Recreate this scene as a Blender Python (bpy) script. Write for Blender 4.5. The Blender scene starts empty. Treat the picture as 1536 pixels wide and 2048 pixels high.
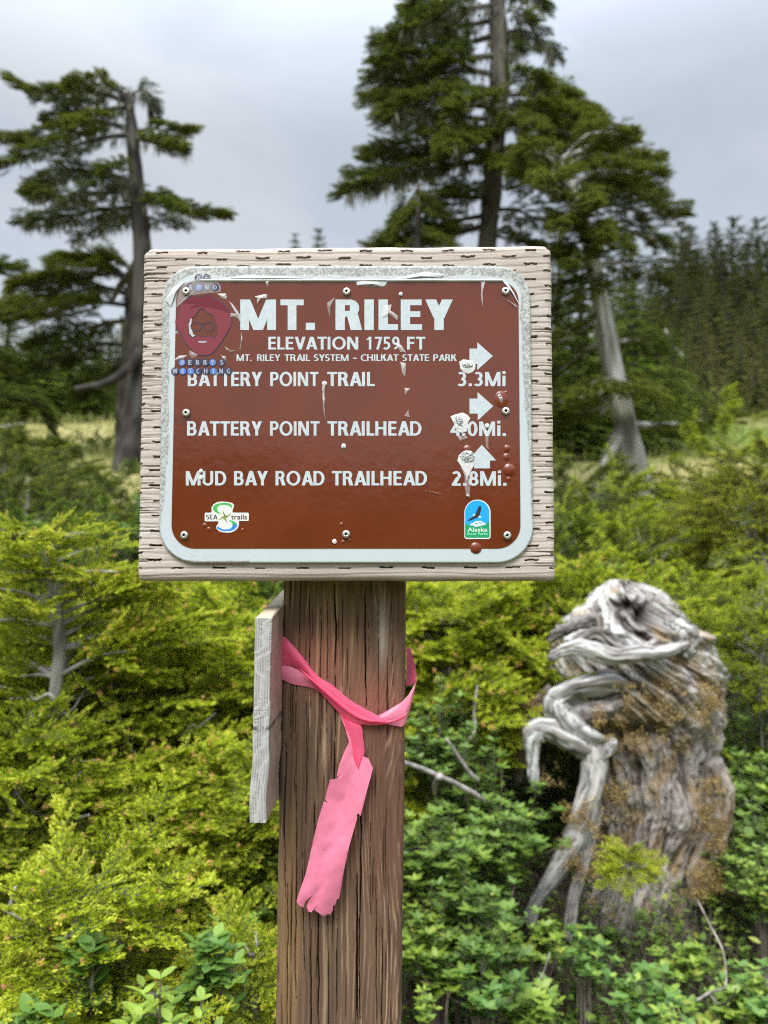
import bpy, math, random
import numpy as np
from mathutils import Vector
from mathutils.geometry import tessellate_polygon

sc = bpy.context.scene
COL = sc.collection
# ------------------------------------------------------------------ camera
F_PX = 1538.0                     # focal length in photo pixels (1536 x 2048)
PITCH = math.radians(3.3)
CAM = np.array([0.0, 0.0, 1.5])
cam_d = bpy.data.cameras.new('camera'); cam = bpy.data.objects.new('camera', cam_d); COL.objects.link(cam)
cam.location = CAM; cam.rotation_euler = (math.pi/2 + PITCH, 0, 0)
cam_d.sensor_fit = 'AUTO'; cam_d.sensor_width = 36.0; cam_d.lens = 36.0*F_PX/2048
cam_d.clip_start = 0.02; cam_d.clip_end = 8000
cam_d.dof.use_dof = True; cam_d.dof.focus_distance = 0.535; cam_d.dof.aperture_fstop = 8.0
sc.camera = cam
sc.render.resolution_x = 768; sc.render.resolution_y = 1024
sc.render.engine = 'CYCLES'
cy = sc.cycles
cy.use_denoising = False
try: cy.denoiser = 'OPENIMAGEDENOISE'
except Exception: pass
cy.max_bounces = 6; cy.diffuse_bounces = 4; cy.glossy_bounces = 3; cy.transmission_bounces = 4; cy.transparent_max_bounces = 6
cy.caustics_reflective = False; cy.caustics_refractive = False
cy.use_adaptive_sampling = True; cy.adaptive_threshold = 0.004; cy.pixel_filter_type = 'BLACKMAN_HARRIS'; cy.filter_width = 1.1
cy.sample_clamp_indirect = 6

# ------------------------------------------------------------------ sky, sun, exposure
SUN_EL, SUN_AZ = math.radians(54), math.radians(200)      # azimuth clockwise from +Y: behind the camera, a little left
world = bpy.data.worlds.new('World'); sc.world = world; world.use_nodes = True
nt = world.node_tree; N = nt.nodes; Lk = nt.links
for n in list(N): N.remove(n)
def wn(t, **k):
    n = N.new(t)
    for a, b in k.items(): setattr(n, a, b)
    return n
out = wn('ShaderNodeOutputWorld'); bg = wn('ShaderNodeBackground'); bg.inputs[1].default_value = 0.1
sky = wn('ShaderNodeTexSky', sky_type='NISHITA', sun_disc=False, sun_elevation=SUN_EL, sun_rotation=SUN_AZ, air_density=1.0, dust_density=2.0)
tc = wn('ShaderNodeTexCoord')
sep = wn('ShaderNodeSeparateXYZ'); Lk.new(tc.outputs['Generated'], sep.inputs[0])
mp = wn('ShaderNodeMapping'); mp.inputs['Scale'].default_value = (1.0, 1.0, 2.1); mp.inputs['Location'].default_value = (3.1, 0.4, 1.7)
Lk.new(tc.outputs['Generated'], mp.inputs[0])
nz = wn('ShaderNodeTexNoise'); nz.inputs['Scale'].default_value = 2.6; nz.inputs['Detail'].default_value = 6; nz.inputs['Roughness'].default_value = 0.5; nz.inputs['Distortion'].default_value = 0.35
Lk.new(mp.outputs[0], nz.inputs['Vector'])
cr = wn('ShaderNodeValToRGB'); Lk.new(nz.outputs['Fac'], cr.inputs[0])
e = cr.color_ramp.elements
e[0].position = 0.39; e[0].color = (0.48, 0.535, 0.605, 1); e[1].position = 0.63; e[1].color = (0.63, 0.67, 0.715, 1)
m_ = cr.color_ramp.elements.new(0.5); m_.color = (0.53, 0.585, 0.66, 1)
# overcast gain: brighter overhead and behind the camera, where the sun stands behind the cloud
zen = wn('ShaderNodeMapRange', interpolation_type='SMOOTHSTEP'); Lk.new(sep.outputs['Z'], zen.inputs['Value'])
for i_, v_ in zip(('From Min', 'From Max', 'To Min', 'To Max'), (0.46, 0.95, 1.0, 5.2)): zen.inputs[i_].default_value = v_
bk = wn('ShaderNodeMapRange', interpolation_type='SMOOTHSTEP'); Lk.new(sep.outputs['Y'], bk.inputs['Value'])
for i_, v_ in zip(('From Min', 'From Max', 'To Min', 'To Max'), (0.35, -0.6, 1.0, 1.7)): bk.inputs[i_].default_value = v_
lo = wn('ShaderNodeMapRange', interpolation_type='SMOOTHSTEP'); Lk.new(sep.outputs['Z'], lo.inputs['Value'])   # paler band towards the horizon
for i_, v_ in zip(('From Min', 'From Max', 'To Min', 'To Max'), (0.16, 0.42, 1.25, 1.0)): lo.inputs[i_].default_value = v_
def wm(a, b):
    n = wn('ShaderNodeMath', operation='MULTIPLY'); Lk.new(a, n.inputs[0]); Lk.new(b, n.inputs[1]); return n.outputs[0]
gain = wm(wm(zen.outputs[0], bk.outputs[0]), lo.outputs[0])
sc10 = wn('ShaderNodeMath', operation='MULTIPLY'); Lk.new(gain, sc10.inputs[0]); sc10.inputs[1].default_value = 4.25
vm = wn('ShaderNodeVectorMath', operation='SCALE'); Lk.new(cr.outputs[0], vm.inputs[0]); Lk.new(sc10.outputs[0], vm.inputs['Scale'])
mx = wn('ShaderNodeMix', data_type='RGBA'); mx.inputs[0].default_value = 0.93
Lk.new(sky.outputs[0], mx.inputs[6]); Lk.new(vm.outputs[0], mx.inputs[7])
Lk.new(mx.outputs[2], bg.inputs[0]); Lk.new(bg.outputs[0], out.inputs[0])
sun_d = bpy.data.lights.new('sun', 'SUN'); sun_d.energy = 1.5; sun_d.angle = math.radians(28); sun_d.color = (1.0, 0.95, 0.87)
sun = bpy.data.objects.new('sun', sun_d); COL.objects.link(sun); sun.location = (-2, -4, 9)
sd = Vector((math.sin(SUN_AZ)*math.cos(SUN_EL), math.cos(SUN_AZ)*math.cos(SUN_EL), math.sin(SUN_EL)))
sun.rotation_euler = sd.to_track_quat('Z', 'Y').to_euler()
vs = sc.view_settings; vs.view_transform = 'Standard'; vs.look = 'None'; vs.gamma = 1; vs.use_curve_mapping = False; vs.exposure = 1.3

# ------------------------------------------------------------------ helpers
Fw = np.array([0, math.cos(PITCH), math.sin(PITCH)]); Up = np.array([0, -math.sin(PITCH), math.cos(PITCH)]); Rt = np.array([1.0, 0, 0])
def ray(x, y):
    x = np.asarray(x, float)[..., None]; y = np.asarray(y, float)[..., None]
    return Fw + (x-768)/F_PX*Rt + (1024-y)/F_PX*Up
def W(x, y, Y):                   # the point seen at photo pixel x, y that stands Y metres away
    d = ray(x, y); Y = np.asarray(Y, float)
    return CAM + d*(Y/d[..., 1])[..., None]

_T = np.random.default_rng(5).random((256, 256))
def vn(x, y, s=0):
    x = np.asarray(x, float) + 17.3*s; y = np.asarray(y, float) + 31.7*s
    xi = np.floor(x).astype(int); yi = np.floor(y).astype(int); fx = x-xi; fy = y-yi
    fx = fx*fx*(3-2*fx); fy = fy*fy*(3-2*fy)
    a = _T[xi & 255, yi & 255]; b = _T[(xi+1) & 255, yi & 255]; c = _T[xi & 255, (yi+1) & 255]; d = _T[(xi+1) & 255, (yi+1) & 255]
    return (a*(1-fx)+b*fx)*(1-fy) + (c*(1-fx)+d*fx)*fy
def fbm(x, y, s=0, o=4):
    t = 0; a = 1; k = 0
    for i in range(o):
        t = t + a*vn(np.asarray(x)*2**i, np.asarray(y)*2**i, s+i*3); k += a; a *= .5
    return t/k
def ss(a, b, x):
    t = np.clip((x-a)/(b-a), 0, 1); return t*t*(3-2*t)
def lerp3(a, b, t): return np.asarray(a)*(1-t[..., None]) + np.asarray(b)*t[..., None]

ORG = {}
def mk(name, V, F, mats, parent=None, origin=None, tint=None, col=None, midx=None, smooth=True):
    V = np.asarray(V, np.float32).reshape(-1, 3)
    if origin is None: origin = ORG.get(parent.name if parent else None, np.zeros(3)) if parent else np.zeros(3)
    V = V - np.asarray(origin, np.float32)
    FL = F if isinstance(F, list) else [F]
    FL = [np.asarray(f, np.int32) for f in FL if len(f)]
    me = bpy.data.meshes.new(name)
    me.vertices.add(len(V)); me.vertices.foreach_set('co', V.astype(np.float32).ravel())
    loops = np.concatenate([f.ravel() for f in FL]); tot = np.concatenate([np.full(len(f), f.shape[1], np.int32) for f in FL])
    st = np.concatenate([[0], np.cumsum(tot)[:-1]]).astype(np.int32)
    me.loops.add(len(loops)); me.loops.foreach_set('vertex_index', loops)
    me.polygons.add(len(tot)); me.polygons.foreach_set('loop_start', st)
    if not isinstance(mats, (list, tuple)): mats = [mats]
    for m in mats: me.materials.append(m)
    if midx is not None: me.polygons.foreach_set('material_index', np.asarray(midx, np.int32))
    me.polygons.foreach_set('use_smooth', np.full(len(tot), bool(smooth)))
    if tint is not None:
        a = me.attributes.new('tint', 'FLOAT', 'POINT'); a.data.foreach_set('value', np.asarray(tint, np.float32).ravel())
    if col is not None:
        a = me.attributes.new('col', 'FLOAT_COLOR', 'POINT'); c = np.ones((len(V), 4), np.float32); c[:, :3] = np.asarray(col).reshape(-1, 3); a.data.foreach_set('color', c.ravel())
    me.update(calc_edges=True)
    o = bpy.data.objects.new(name, me); COL.objects.link(o)
    if parent:
        o.parent = parent; ORG[o.name] = np.asarray(origin)
    else:
        o.location = origin; ORG[o.name] = np.asarray(origin)
    return o
def thing(name, loc, label, cat, group=None):
    o = bpy.data.objects.new(name, None); COL.objects.link(o); o.location = loc; o.empty_display_size = .1
    ORG[o.name] = np.asarray(loc, float); tag(o, label, cat, group); return o
def tag(o, label=None, cat=None, group=None, kind=None):
    for k, v in (('label', label), ('category', cat), ('group', group), ('kind', kind)):
        if v: o[k] = v
    return o
def dup(root, loc, rz, sxyz, label, group=None):
    r = root.copy(); COL.objects.link(r); r.location = loc; r.rotation_euler = (0, 0, rz); r.scale = sxyz; r['label'] = label
    if group: r['group'] = group
    for ch in list(root.children):
        c = ch.copy(); COL.objects.link(c); c.parent = r
    return r

# ------------------------------------------------------------------ materials
def material(name):
    m = bpy.data.materials.new(name); m.use_nodes = True
    nd = m.node_tree.nodes; lk = m.node_tree.links; p = nd['Principled BSDF']
    return m, nd, lk, p
def simple(name, col, rough=.6, metal=0, spec=.5, bump=0, bscale=200, var=0):
    m, nd, lk, p = material(name)
    p.inputs['Base Color'].default_value = (*col, 1); p.inputs['Roughness'].default_value = rough; p.inputs['Metallic'].default_value = metal
    p.inputs['Specular IOR Level'].default_value = spec
    if bump or var:
        t = nd.new('ShaderNodeTexCoord'); n = nd.new('ShaderNodeTexNoise'); n.inputs['Scale'].default_value = bscale; n.inputs['Detail'].default_value = 4
        lk.new(t.outputs['Object'], n.inputs['Vector'])
        if bump:
            b = nd.new('ShaderNodeBump'); b.inputs['Strength'].default_value = bump; b.inputs['Distance'].default_value = .001
            lk.new(n.outputs['Fac'], b.inputs['Height']); lk.new(b.outputs[0], p.inputs['Normal'])
        if var:
            r = nd.new('ShaderNodeValToRGB'); lk.new(n.outputs['Fac'], r.inputs[0])
            r.color_ramp.elements[0].position = .3; r.color_ramp.elements[1].position = .7
            r.color_ramp.elements[0].color = (*[c*(1-var) for c in col], 1); r.color_ramp.elements[1].color = (*[min(1, c*(1+var)) for c in col], 1)
            lk.new(r.outputs[0], p.inputs['Base Color'])
    return m
def attrcol(name, rough=.8, spec=.25, bump=0, bscale=(300, 300, 300)):
    m, nd, lk, p = material(name)
    a = nd.new('ShaderNodeAttribute'); a.attribute_name = 'col'; lk.new(a.outputs['Color'], p.inputs['Base Color'])
    p.inputs['Roughness'].default_value = rough; p.inputs['Specular IOR Level'].default_value = spec
    if bump:
        t = nd.new('ShaderNodeTexCoord'); mpp = nd.new('ShaderNodeMapping'); mpp.inputs['Scale'].default_value = bscale
        n = nd.new('ShaderNodeTexNoise'); n.inputs['Scale'].default_value = 1; n.inputs['Detail'].default_value = 5
        b = nd.new('ShaderNodeBump'); b.inputs['Strength'].default_value = bump; b.inputs['Distance'].default_value = .001
        lk.new(t.outputs['Object'], mpp.inputs[0]); lk.new(mpp.outputs[0], n.inputs['Vector']); lk.new(n.outputs['Fac'], b.inputs['Height']); lk.new(b.outputs[0], p.inputs['Normal'])
    return m
def foliage(name, ramp, rough=.5, trans=.35, spec=.35):
    m, nd, lk, p = material(name)
    a = nd.new('ShaderNodeAttribute'); a.attribute_name = 'tint'
    r = nd.new('ShaderNodeValToRGB'); lk.new(a.outputs['Fac'], r.inputs[0])
    el = r.color_ramp.elements
    while len(el) < len(ramp): el.new(.5)
    for q, (pos, c) in zip(el, ramp): q.position = pos
    for q, (pos, c) in zip(sorted(el, key=lambda z: z.position), ramp): q.color = (*c, 1)
    lk.new(r.outputs[0], p.inputs['Base Color']); p.inputs['Roughness'].default_value = rough; p.inputs['Specular IOR Level'].default_value = spec
    tr = nd.new('ShaderNodeBsdfTranslucent'); mixs = nd.new('ShaderNodeMixShader'); mixs.inputs[0].default_value = trans
    lk.new(r.outputs[0], tr.inputs[0]); lk.new(p.outputs[0], mixs.inputs[1]); lk.new(tr.outputs[0], mixs.inputs[2])
    lk.new(mixs.outputs[0], nd['Material Output'].inputs[0])
    return m
BARK = (.11, .095, .085)
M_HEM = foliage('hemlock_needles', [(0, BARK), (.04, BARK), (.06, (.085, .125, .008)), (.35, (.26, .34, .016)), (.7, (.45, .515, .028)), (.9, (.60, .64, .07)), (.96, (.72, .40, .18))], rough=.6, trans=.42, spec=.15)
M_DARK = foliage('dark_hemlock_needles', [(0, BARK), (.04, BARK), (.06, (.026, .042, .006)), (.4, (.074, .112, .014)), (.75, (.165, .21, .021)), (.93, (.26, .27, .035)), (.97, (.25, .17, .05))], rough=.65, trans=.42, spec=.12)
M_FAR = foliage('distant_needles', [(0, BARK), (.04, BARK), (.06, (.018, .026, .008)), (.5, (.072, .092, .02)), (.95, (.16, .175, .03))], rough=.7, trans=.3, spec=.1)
M_YELL = foliage('yellow_needles', [(0, BARK), (.04, BARK), (.06, (.06, .085, .012)), (.4, (.17, .20, .022)), (.8, (.42, .45, .03)), (.95, (.56, .50, .07))], rough=.6, spec=.15, trans=.42)
M_LEAF = foliage('shrub_leaves', [(0, (.13, .085, .055)), (.04, (.13, .085, .055)), (.06, (.045, .09, .022)), (.4, (.125, .21, .042)), (.7, (.20, .31, .046)), (.88, (.31, .42, .06)), (.97, (.34, .15, .07))], rough=.42, trans=.32, spec=.4)
M_SPRIG = foliage('young_leaves', [(0, (.17, .09, .06)), (.04, (.17, .09, .06)), (.06, (.05, .13, .04)), (.5, (.15, .28, .055)), (.9, (.36, .48, .07)), (.97, (.5, .25, .1))], rough=.4, trans=.38, spec=.4)
M_COVER = foliage('ground_leaves', [(0, (.2, .16, .13)), (.05, (.2, .16, .13)), (.07, (.04, .085, .018)), (.45, (.12, .21, .035)), (.75, (.25, .35, .05)), (.9, (.36, .42, .07)), (.95, (.25, .1, .06)), (1, (.3, .16, .09))], rough=.5)
M_GREEN = foliage('deep_green_hemlock_needles', [(0, BARK), (.04, BARK), (.06, (.035, .065, .010)), (.4, (.085, .15, .014)), (.75, (.17, .26, .022)), (.93, (.28, .36, .04))], rough=.6, trans=.4, spec=.15)  # darker, saturated green for some hemlock shrubs and young trees
M_GRASS = foliage('meadow_grass', [(0, (.08, .13, .03)), (.5, (.21, .22, .06)), (1, (.36, .32, .13))], rough=.6)
M_LICH = foliage('hanging_lichen', [(0, (.10, .10, .08)), (1, (.26, .27, .19))], rough=.9, spec=.1)
M_OCHRE = foliage('ochre_lichen', [(0, (.12, .075, .03)), (.5, (.29, .20, .075)), (1, (.48, .37, .16))], rough=.9, spec=.1, trans=.2)
M_BARKC = attrcol('bark', .9, .15, .8, (60, 60, 18))
M_WOOD = attrcol('weathered_wood', .82, .2, .25, (900, 900, 900))
M_POST = attrcol('post_wood', .8, .25, .3, (900, 900, 500))
# ================================================================== the sign
YAW = math.radians(1.1)
BU = np.array([math.cos(YAW), -math.sin(YAW), 0]); BN = np.array([-math.sin(YAW), -math.cos(YAW), 0]); BV = np.array([0, 0, 1.0])
BC = W(693.5, 826, 0.532)
def Bp(x, y, off=0.0):            # photo pixel -> (u, v) on the sign's own plane, off metres in front of the board face
    d = ray(x, y); t = ((BC + off*BN - CAM) @ BN)/(d @ BN)
    p = CAM + d*t[..., None] - BC
    return np.stack([p @ BU, p @ BV], -1)
def B3(uv, off):                  # (u, v) on the sign -> world
    uv = np.asarray(uv, float); off = np.broadcast_to(np.asarray(off, float), uv.shape[:-1])
    return BC + uv[..., :1]*BU + uv[..., 1:2]*BV + off[..., None]*BN
def Bo(x, y, off): return B3(Bp(x, y, off), off)

c_ = Bp(np.array([284, 1103, 275, 1113.]), np.array([491, 490, 1162, 1164.]))
uL, uR = (c_[0, 0]+c_[2, 0])/2, (c_[1, 0]+c_[3, 0])/2; vB, vT = (c_[2, 1]+c_[3, 1])/2, (c_[0, 1]+c_[1, 1])/2
BT = 0.038                        # board thickness
base_pt = W(660, 2048, 0.60); base_pt[2] = 0.15
sign = thing('trail_sign', base_pt, 'brown and white trail sign on a weathered board, fixed to a brown timber post', 'sign')

def grid_faces(nr, nc, wrap=False):
    i = np.arange(nr-1)[:, None]; j = np.arange(nc if wrap else nc-1)[None, :]
    a = i*nc+j; b = i*nc+(j+1) % nc; c = (i+1)*nc+(j+1) % nc; d = (i+1)*nc+j
    return np.stack([a, b, c, d], -1).reshape(-1, 4)

def rgb(r, g, b):                 # sRGB 0..255 -> linear
    f = lambda q: (q/255/12.92) if q <= 10.3 else ((q/255+.055)/1.055)**2.4
    return np.array([f(r), f(g), f(b)])
# ---- board
rng = np.random.default_rng(11)
nu, nv = 620, 500
U, V = np.meshgrid(np.linspace(uL, uR, nu), np.linspace(vB, vT, nv))
def round_corners(U, V, R, Rlow):
    U = U.copy(); V = V.copy()
    for su in (-1, 1):
        for sv in (-1, 1):
            r = R if sv > 0 else Rlow
            eu = uR if su > 0 else uL; ev = vT if sv > 0 else vB
            a = (U-(eu-su*r))*su/r; b = (V-(ev-sv*r))*sv/r
            k = (a > 0) & (b > 0); m = np.maximum(a, b); L = np.hypot(a, b)+1e-9
            fa = np.where(k, a/L*m, a); fb = np.where(k, b/L*m, b)
            U = np.where(k, eu-su*r+fa*su*r, U); V = np.where(k, ev-sv*r+fb*sv*r, V)
    return U, V
def wood_board(U, V):
    warp = .004*(fbm(U*14, V*22, 1)-.5) + .0016*(fbm(U*45, V*130, 2)-.5)
    r = (V+warp)*1000/5.2 + 3*fbm(U*3, V*9, 3)
    fr = r-np.floor(r)
    late = ss(.55, .85, fr)*(1-ss(.93, 1.0, fr))
    fine = fbm(U*60, V*2600, 4, 3)
    h = -.00025*late + .00022*(fine-.5)
    blot = fbm(U*16, V*40, 6); stain = fbm(U*9, V*9, 7)
    c = lerp3((.42, .365, .325), (.29, .245, .215), late*(.35+.5*blot))
    c = c*(.8+.4*fine)[..., None]*(.86+.28*stain)[..., None]
    c = lerp3(c, (.47, .435, .41), ss(.5, .75, blot)*.45)
    # long seasoning checks running in from the ends and along the grain
    for k in range(95):
        y0 = rng.uniform(vB+.006, vT-.004); side = rng.choice([-1, 1, 0], p=[.45, .35, .2])
        L = rng.uniform(.012, .035) if side else rng.uniform(.02, .09)
        x0 = uL-.001 if side == -1 else (uR+.001-L if side == 1 else rng.uniform(uL, uR-L))
        wd = rng.uniform(.00018, .00042); dp = rng.uniform(.0006, .002)
        yc = y0 + .0012*(fbm(U*60, U*0+k, 8)-.5) + .002*(fbm(U*12, U*0+k, 9)-.5)
        s = np.clip((U-x0)/L, 0, 1); inside = ((U > x0) & (U < x0+L))*np.sqrt(np.clip(np.sin(np.pi*np.clip(s, .02, .98)) if side == 0 else (1-s if side == -1 else s), 0, 1))
        m = inside*np.exp(-((V-yc)/(wd*np.maximum(inside, .05)))**2)
        h = h - dp*m; c = c*(1-.62*m)[..., None]
    # preservative incisions: short slits in staggered rows
    du, dv = .0290, .0052
    row = np.round((vT-.0042-V)/dv); vc = vT-.0042-row*dv
    jr = vn(row*7.7, row*0+3)*.1
    cu = (U-uL)/du + .5*(row % 2)*1.0 + jr; ci = np.floor(cu); fu = cu-ci-.5
    jit = vn(ci*3.3, row*5.1, 4); keep = vn(ci*9.1+row*3.7, row*4.9+ci*2.3, 5) > .10
    vv = V-vc-(jit-.5)*.0016-.0013*(fbm(U*330, row, 3)-.5)
    half = .155+.07*(jit-.5)
    inside = np.clip(1-(np.abs(fu)/half)**5, 0, 1)*keep
    wv = (.00030+.00030*vn(ci*5.7, row*2.9, 6))*(.8+.9*(np.abs(fu)/half)**3)
    slit = np.exp(-(vv/(wv*np.maximum(inside, .04)+1e-6))**4)*(inside > 0)
    lip = np.exp(-((np.abs(vv)-wv*1.7)/.0005)**2)*(inside > .02)
    low = V < vB+.009
    slit = np.where(low, 0, slit); lip = np.where(low, 0, lip)
    h = h - .0034*slit + .00025*lip
    c = lerp3(c, (.02, .012, .010), slit); c = lerp3(c, (.19, .13, .105), lip*.35)
    dirt = np.exp(-((V-vB-.010)/.0012)**2)*.25; c = c*(1-dirt)[..., None]
    return h, c
h, c = wood_board(U, V)
# eased arrises, a bit ragged
de = np.minimum(np.minimum(U-uL, uR-U), 9); dvv = np.minimum(V-vB, vT-V)
def ease(d, r): d = np.clip(d, 0, r); return r-np.sqrt(np.maximum(r*r-(r-d)**2, 0))
h = h - ease(de, .0045) - ease(dvv, .0062)
U2, V2 = round_corners(U, V, .0062, .002)
rag = (fbm(V*90, V*0+2, 12)-.5)*.0014
U2 = U2 + rag*(np.exp(-(U-uL)/.004)+np.exp(-(uR-U)/.004))
V2 = V2 + (fbm(U*40, U*0+5, 13)-.5)*.0012*(np.exp(-(vT-V)/.004)+np.exp(-(V-vB)/.004))
P = B3(np.stack([U2, V2], -1), h).reshape(-1, 3)
F = grid_faces(nv, nu)
# rim back to the rear face
rim = np.concatenate([np.arange(nu), np.arange(1, nv)*nu+nu-1, (nv-1)*nu+np.arange(nu-2, -1, -1), np.arange(nv-2, 0, -1)*nu])
nR = len(rim); off0 = len(P); parts = [P]; cols = [c.reshape(-1, 3)]; FF = [F]
prev = rim
for k, dz in enumerate((-.012, -.026, -BT)):
    Q = P[rim] - BN*0; dcur = (P[rim]-BC) @ BN
    Q = P[rim] + (dz-dcur)[:, None]*BN
    parts.append(Q); cols.append(c.reshape(-1, 3)[rim]*rng.uniform(.75, 1.1, (nR, 1)))
    cur = off0 + k*nR + np.arange(nR)
    FF.append(np.stack([prev, cur, np.roll(cur, -1), np.roll(prev, -1)], -1)); prev = cur
PB = np.concatenate(parts + [B3([[ (uL+uR)/2, (vB+vT)/2]], -BT)]); ci_ = len(PB)-1
FB = np.concatenate(FF); fan = np.stack([prev, np.full(nR, ci_), np.roll(prev, -1)], -1)
board = mk('board', PB, [FB, fan], M_WOOD, sign, col=np.concatenate(cols+[np.array([[.4, .36, .32]])]))

# ---- post: one closed tube, front face finely carved
pY = 0.532+BT+.0015
def post_w(x, y):                 # pixel on the front face of the post -> world
    return W(x, y, pY)
PL0, PL1 = post_w(566.5, 1170), post_w(548.5, 2048); PR0, PR1 = post_w(811, 1170), post_w(803, 2048)
pax = (PL1+PR1)/2-(PL0+PR0)/2; pax = pax/np.linalg.norm(pax)          # downwards
pw = .5*(np.linalg.norm(PR0-PL0)+np.linalg.norm(PR1-PL1))
pc0 = (PL0+PR0)/2
yawp = math.radians(1.0); px_ = np.array([math.cos(yawp), -math.sin(yawp), 0]); px_ = px_-pax*(px_@pax); px_ /= np.linalg.norm(px_)
pn_ = np.cross(pax, px_);  pn_ = pn_ if pn_[1] < 0 else -pn_           # towards the camera
t_top = -( .215)/abs(pax[2]); t_bot = (pc0[2]-.02)/abs(pax[2])
nz_ = 1300; ts = np.linspace(t_top, t_bot, nz_)
nf = 200; r_ = .0045; hw = pw/2
s_front = np.linspace(-hw+r_, hw-r_, nf)
prof = [(s, 0.0) for s in s_front]
prof += [(hw-r_+r_*math.sin(a), -r_+r_*math.cos(a)) for a in np.linspace(0, math.pi/2, 7)[1:]]
prof += [(hw, -z) for z in np.linspace(r_, pw-r_, 26)[1:]]
prof += [(hw-z, -pw) for z in np.linspace(r_, pw-r_, 8)]
prof += [(-hw, -pw+z) for z in np.linspace(r_, pw-r_, 26)]
prof += [(-hw+r_-r_*math.cos(a), -r_+r_*math.sin(a)) for a in np.linspace(0, math.pi/2, 7)[1:-1]]
prof = np.array(prof); npf = len(prof)
SX = np.broadcast_to(prof[:, 0], (nz_, npf)); SZ = np.broadcast_to(prof[:, 1], (nz_, npf)); TT = np.broadcast_to(ts[:, None], (nz_, npf))
arc = np.broadcast_to(np.where(prof[:, 1] > -r_*1.01, prof[:, 0], np.sign(prof[:, 0])*(hw - prof[:, 1])), (nz_, npf))
def pxp(x, y): p = post_w(x, y)-pc0; return float(p@px_), float(p@pax)
xn = arc/hw
wob = .35*(fbm(arc*30, TT*5, 21)-.5) + .10*(fbm(arc*150, TT*14, 22)-.5)
xk, tk = pxp(770, 1600)            # swirl of grain round an overgrown knot on the right-hand side
dk = np.hypot((arc-xk)/.022, (TT-tk)/.075); bump = 1.6*np.exp(-dk**2)
ring = 5.5*np.abs(xn+.15+wob)**1.25*2.1 + TT*9*(.25+.9*ss(-.2, .9, xn)*ss(.12, .4, TT)) + bump*3.2 + 1.5*fbm(arc*18, TT*3, 23)
fr = ring-np.floor(ring)
late = ss(.5, .8, fr)*(1-ss(.9, 1., fr))
fib = fbm(arc*850, TT*24, 24, 4); fib2 = fbm(arc*420, TT*9, 25, 3)
h = .0003*(fib-.5)+.0004*late+.0003*(fib2-.5)
cc = lerp3((.138, .086, .054), (.082, .049, .031), fib2)
cc = lerp3(cc, (.28, .195, .122), late*np.clip(ss(.42, .68, fbm(arc*90, TT*10, 26))+.55*ss(-.1, .5, xn)*ss(.18, .34, TT), 0, 1)*ss(.3, .6, fbm(arc*700, TT*40, 29)))
cc = cc*(.42+1.16*fib)[..., None]
cc = lerp3(cc, (.25, .15, .06), ss(.55, .78, fbm(arc*28+3, TT*4, 27))*.5)
cc = lerp3(cc, (.27, .225, .19), ss(.5, .75, fbm(arc*36+9, TT*8, 28))*.6*ss(.05, -.1, TT))
cc = lerp3(cc, (.105, .042, .030), np.exp(-dk**2*.7)*.6)
xg, tg = pxp(765, 1262); cc = lerp3(cc, (.42, .36, .31), .8*np.exp(-((arc-xg)/.0032)**2-((TT-tg)/.022)**2)*ss(.3, .6, fib2+.2))
for (xa, ya, ra) in ((640, 1320, 60), (755, 1400, 55)):              # faint pink tint on the wood near the tape
    a_, t_ = pxp(xa, ya); cc = lerp3(cc, (.36, .11, .085), .42*np.exp(-(((arc-a_)**2+(TT-t_)**2)/(ra*.57/1538)**2)))
cr_list = [(671, 1165, 1345, 1.0), (669, 1340, 1480, .7), (731, 1168, 1412, .9), (600, 1165, 1330, .45), (621, 1180, 1420, .6), (640, 1200, 1500, .5), (654, 1180, 1480, .35),
           (686, 1190, 1390, .4), (758, 1200, 1460, .4), (720, 1560, 2048, .85), (716, 1740, 2060, .95), (638, 1820, 2060, .8), (572, 1480, 1800, .6), (592, 1560, 2010, .65), (575, 1760, 2060, .6),
           (606, 1700, 1960, .55), (621, 1860, 2060, .7), (656, 1830, 2060, .5), (672, 1840, 2040, .6), (740, 1640, 1840, .4), (752, 1740, 2060, .55), (765, 1850, 2060, .5), (612, 1400, 1660, .5), (590, 1300, 1560, .4),
           (668, 1480, 1620, .8), (775, 1300, 1480, .35), (700, 1350, 1560, .3), (737, 1240, 1330, .3), (786, 1180, 1400, .35), (580, 1330, 1480, .5), (630, 1600, 1740, .6)]
for k, (xc, y0, y1, wdt) in enumerate(cr_list):
    a0, t0 = pxp(xc, y0); a1, t1 = pxp(xc, y1)
    q = np.clip((TT-t0)/(t1-t0), 0, 1)
    xcen = a0+(a1-a0)*q + .0035*(fbm(TT*14, TT*0+k, 31)-.5) + .0009*(fbm(TT*110, TT*0+k, 32)-.5)
    amp = np.clip(np.sin(np.pi*np.clip(q, 0, 1)), 0, 1)**.45*(.55+.9*fbm(TT*60, TT*0+k, 33))
    wd = .00050*wdt*np.maximum(amp, .05)
    m = np.exp(-((arc-xcen)/wd)**4)*(amp > .03)*((TT > t0) & (TT < t1))
    h = h-.0055*wdt*m; cc = cc*(1-.93*m)[..., None]
for k in range(130):                                                 # short hairline splits
    xc = rng.uniform(-hw-.02, hw+.02); t0 = rng.uniform(-.02, .6); L = rng.uniform(.012, .07)
    q = (TT-t0)/L; m = np.exp(-((arc-xc-.002*(fbm(TT*20, TT*0+k, 35)-.5)-.0005*(fbm(TT*150, TT*0+k, 36)-.5))/.00032)**2)*np.clip(np.sin(np.pi*np.clip(q, 0, 1)), 0, 1)**.5
    h = h-.0016*m; cc = cc*(1-.75*m)[..., None]
top = np.array([0, 0, 0])
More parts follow.
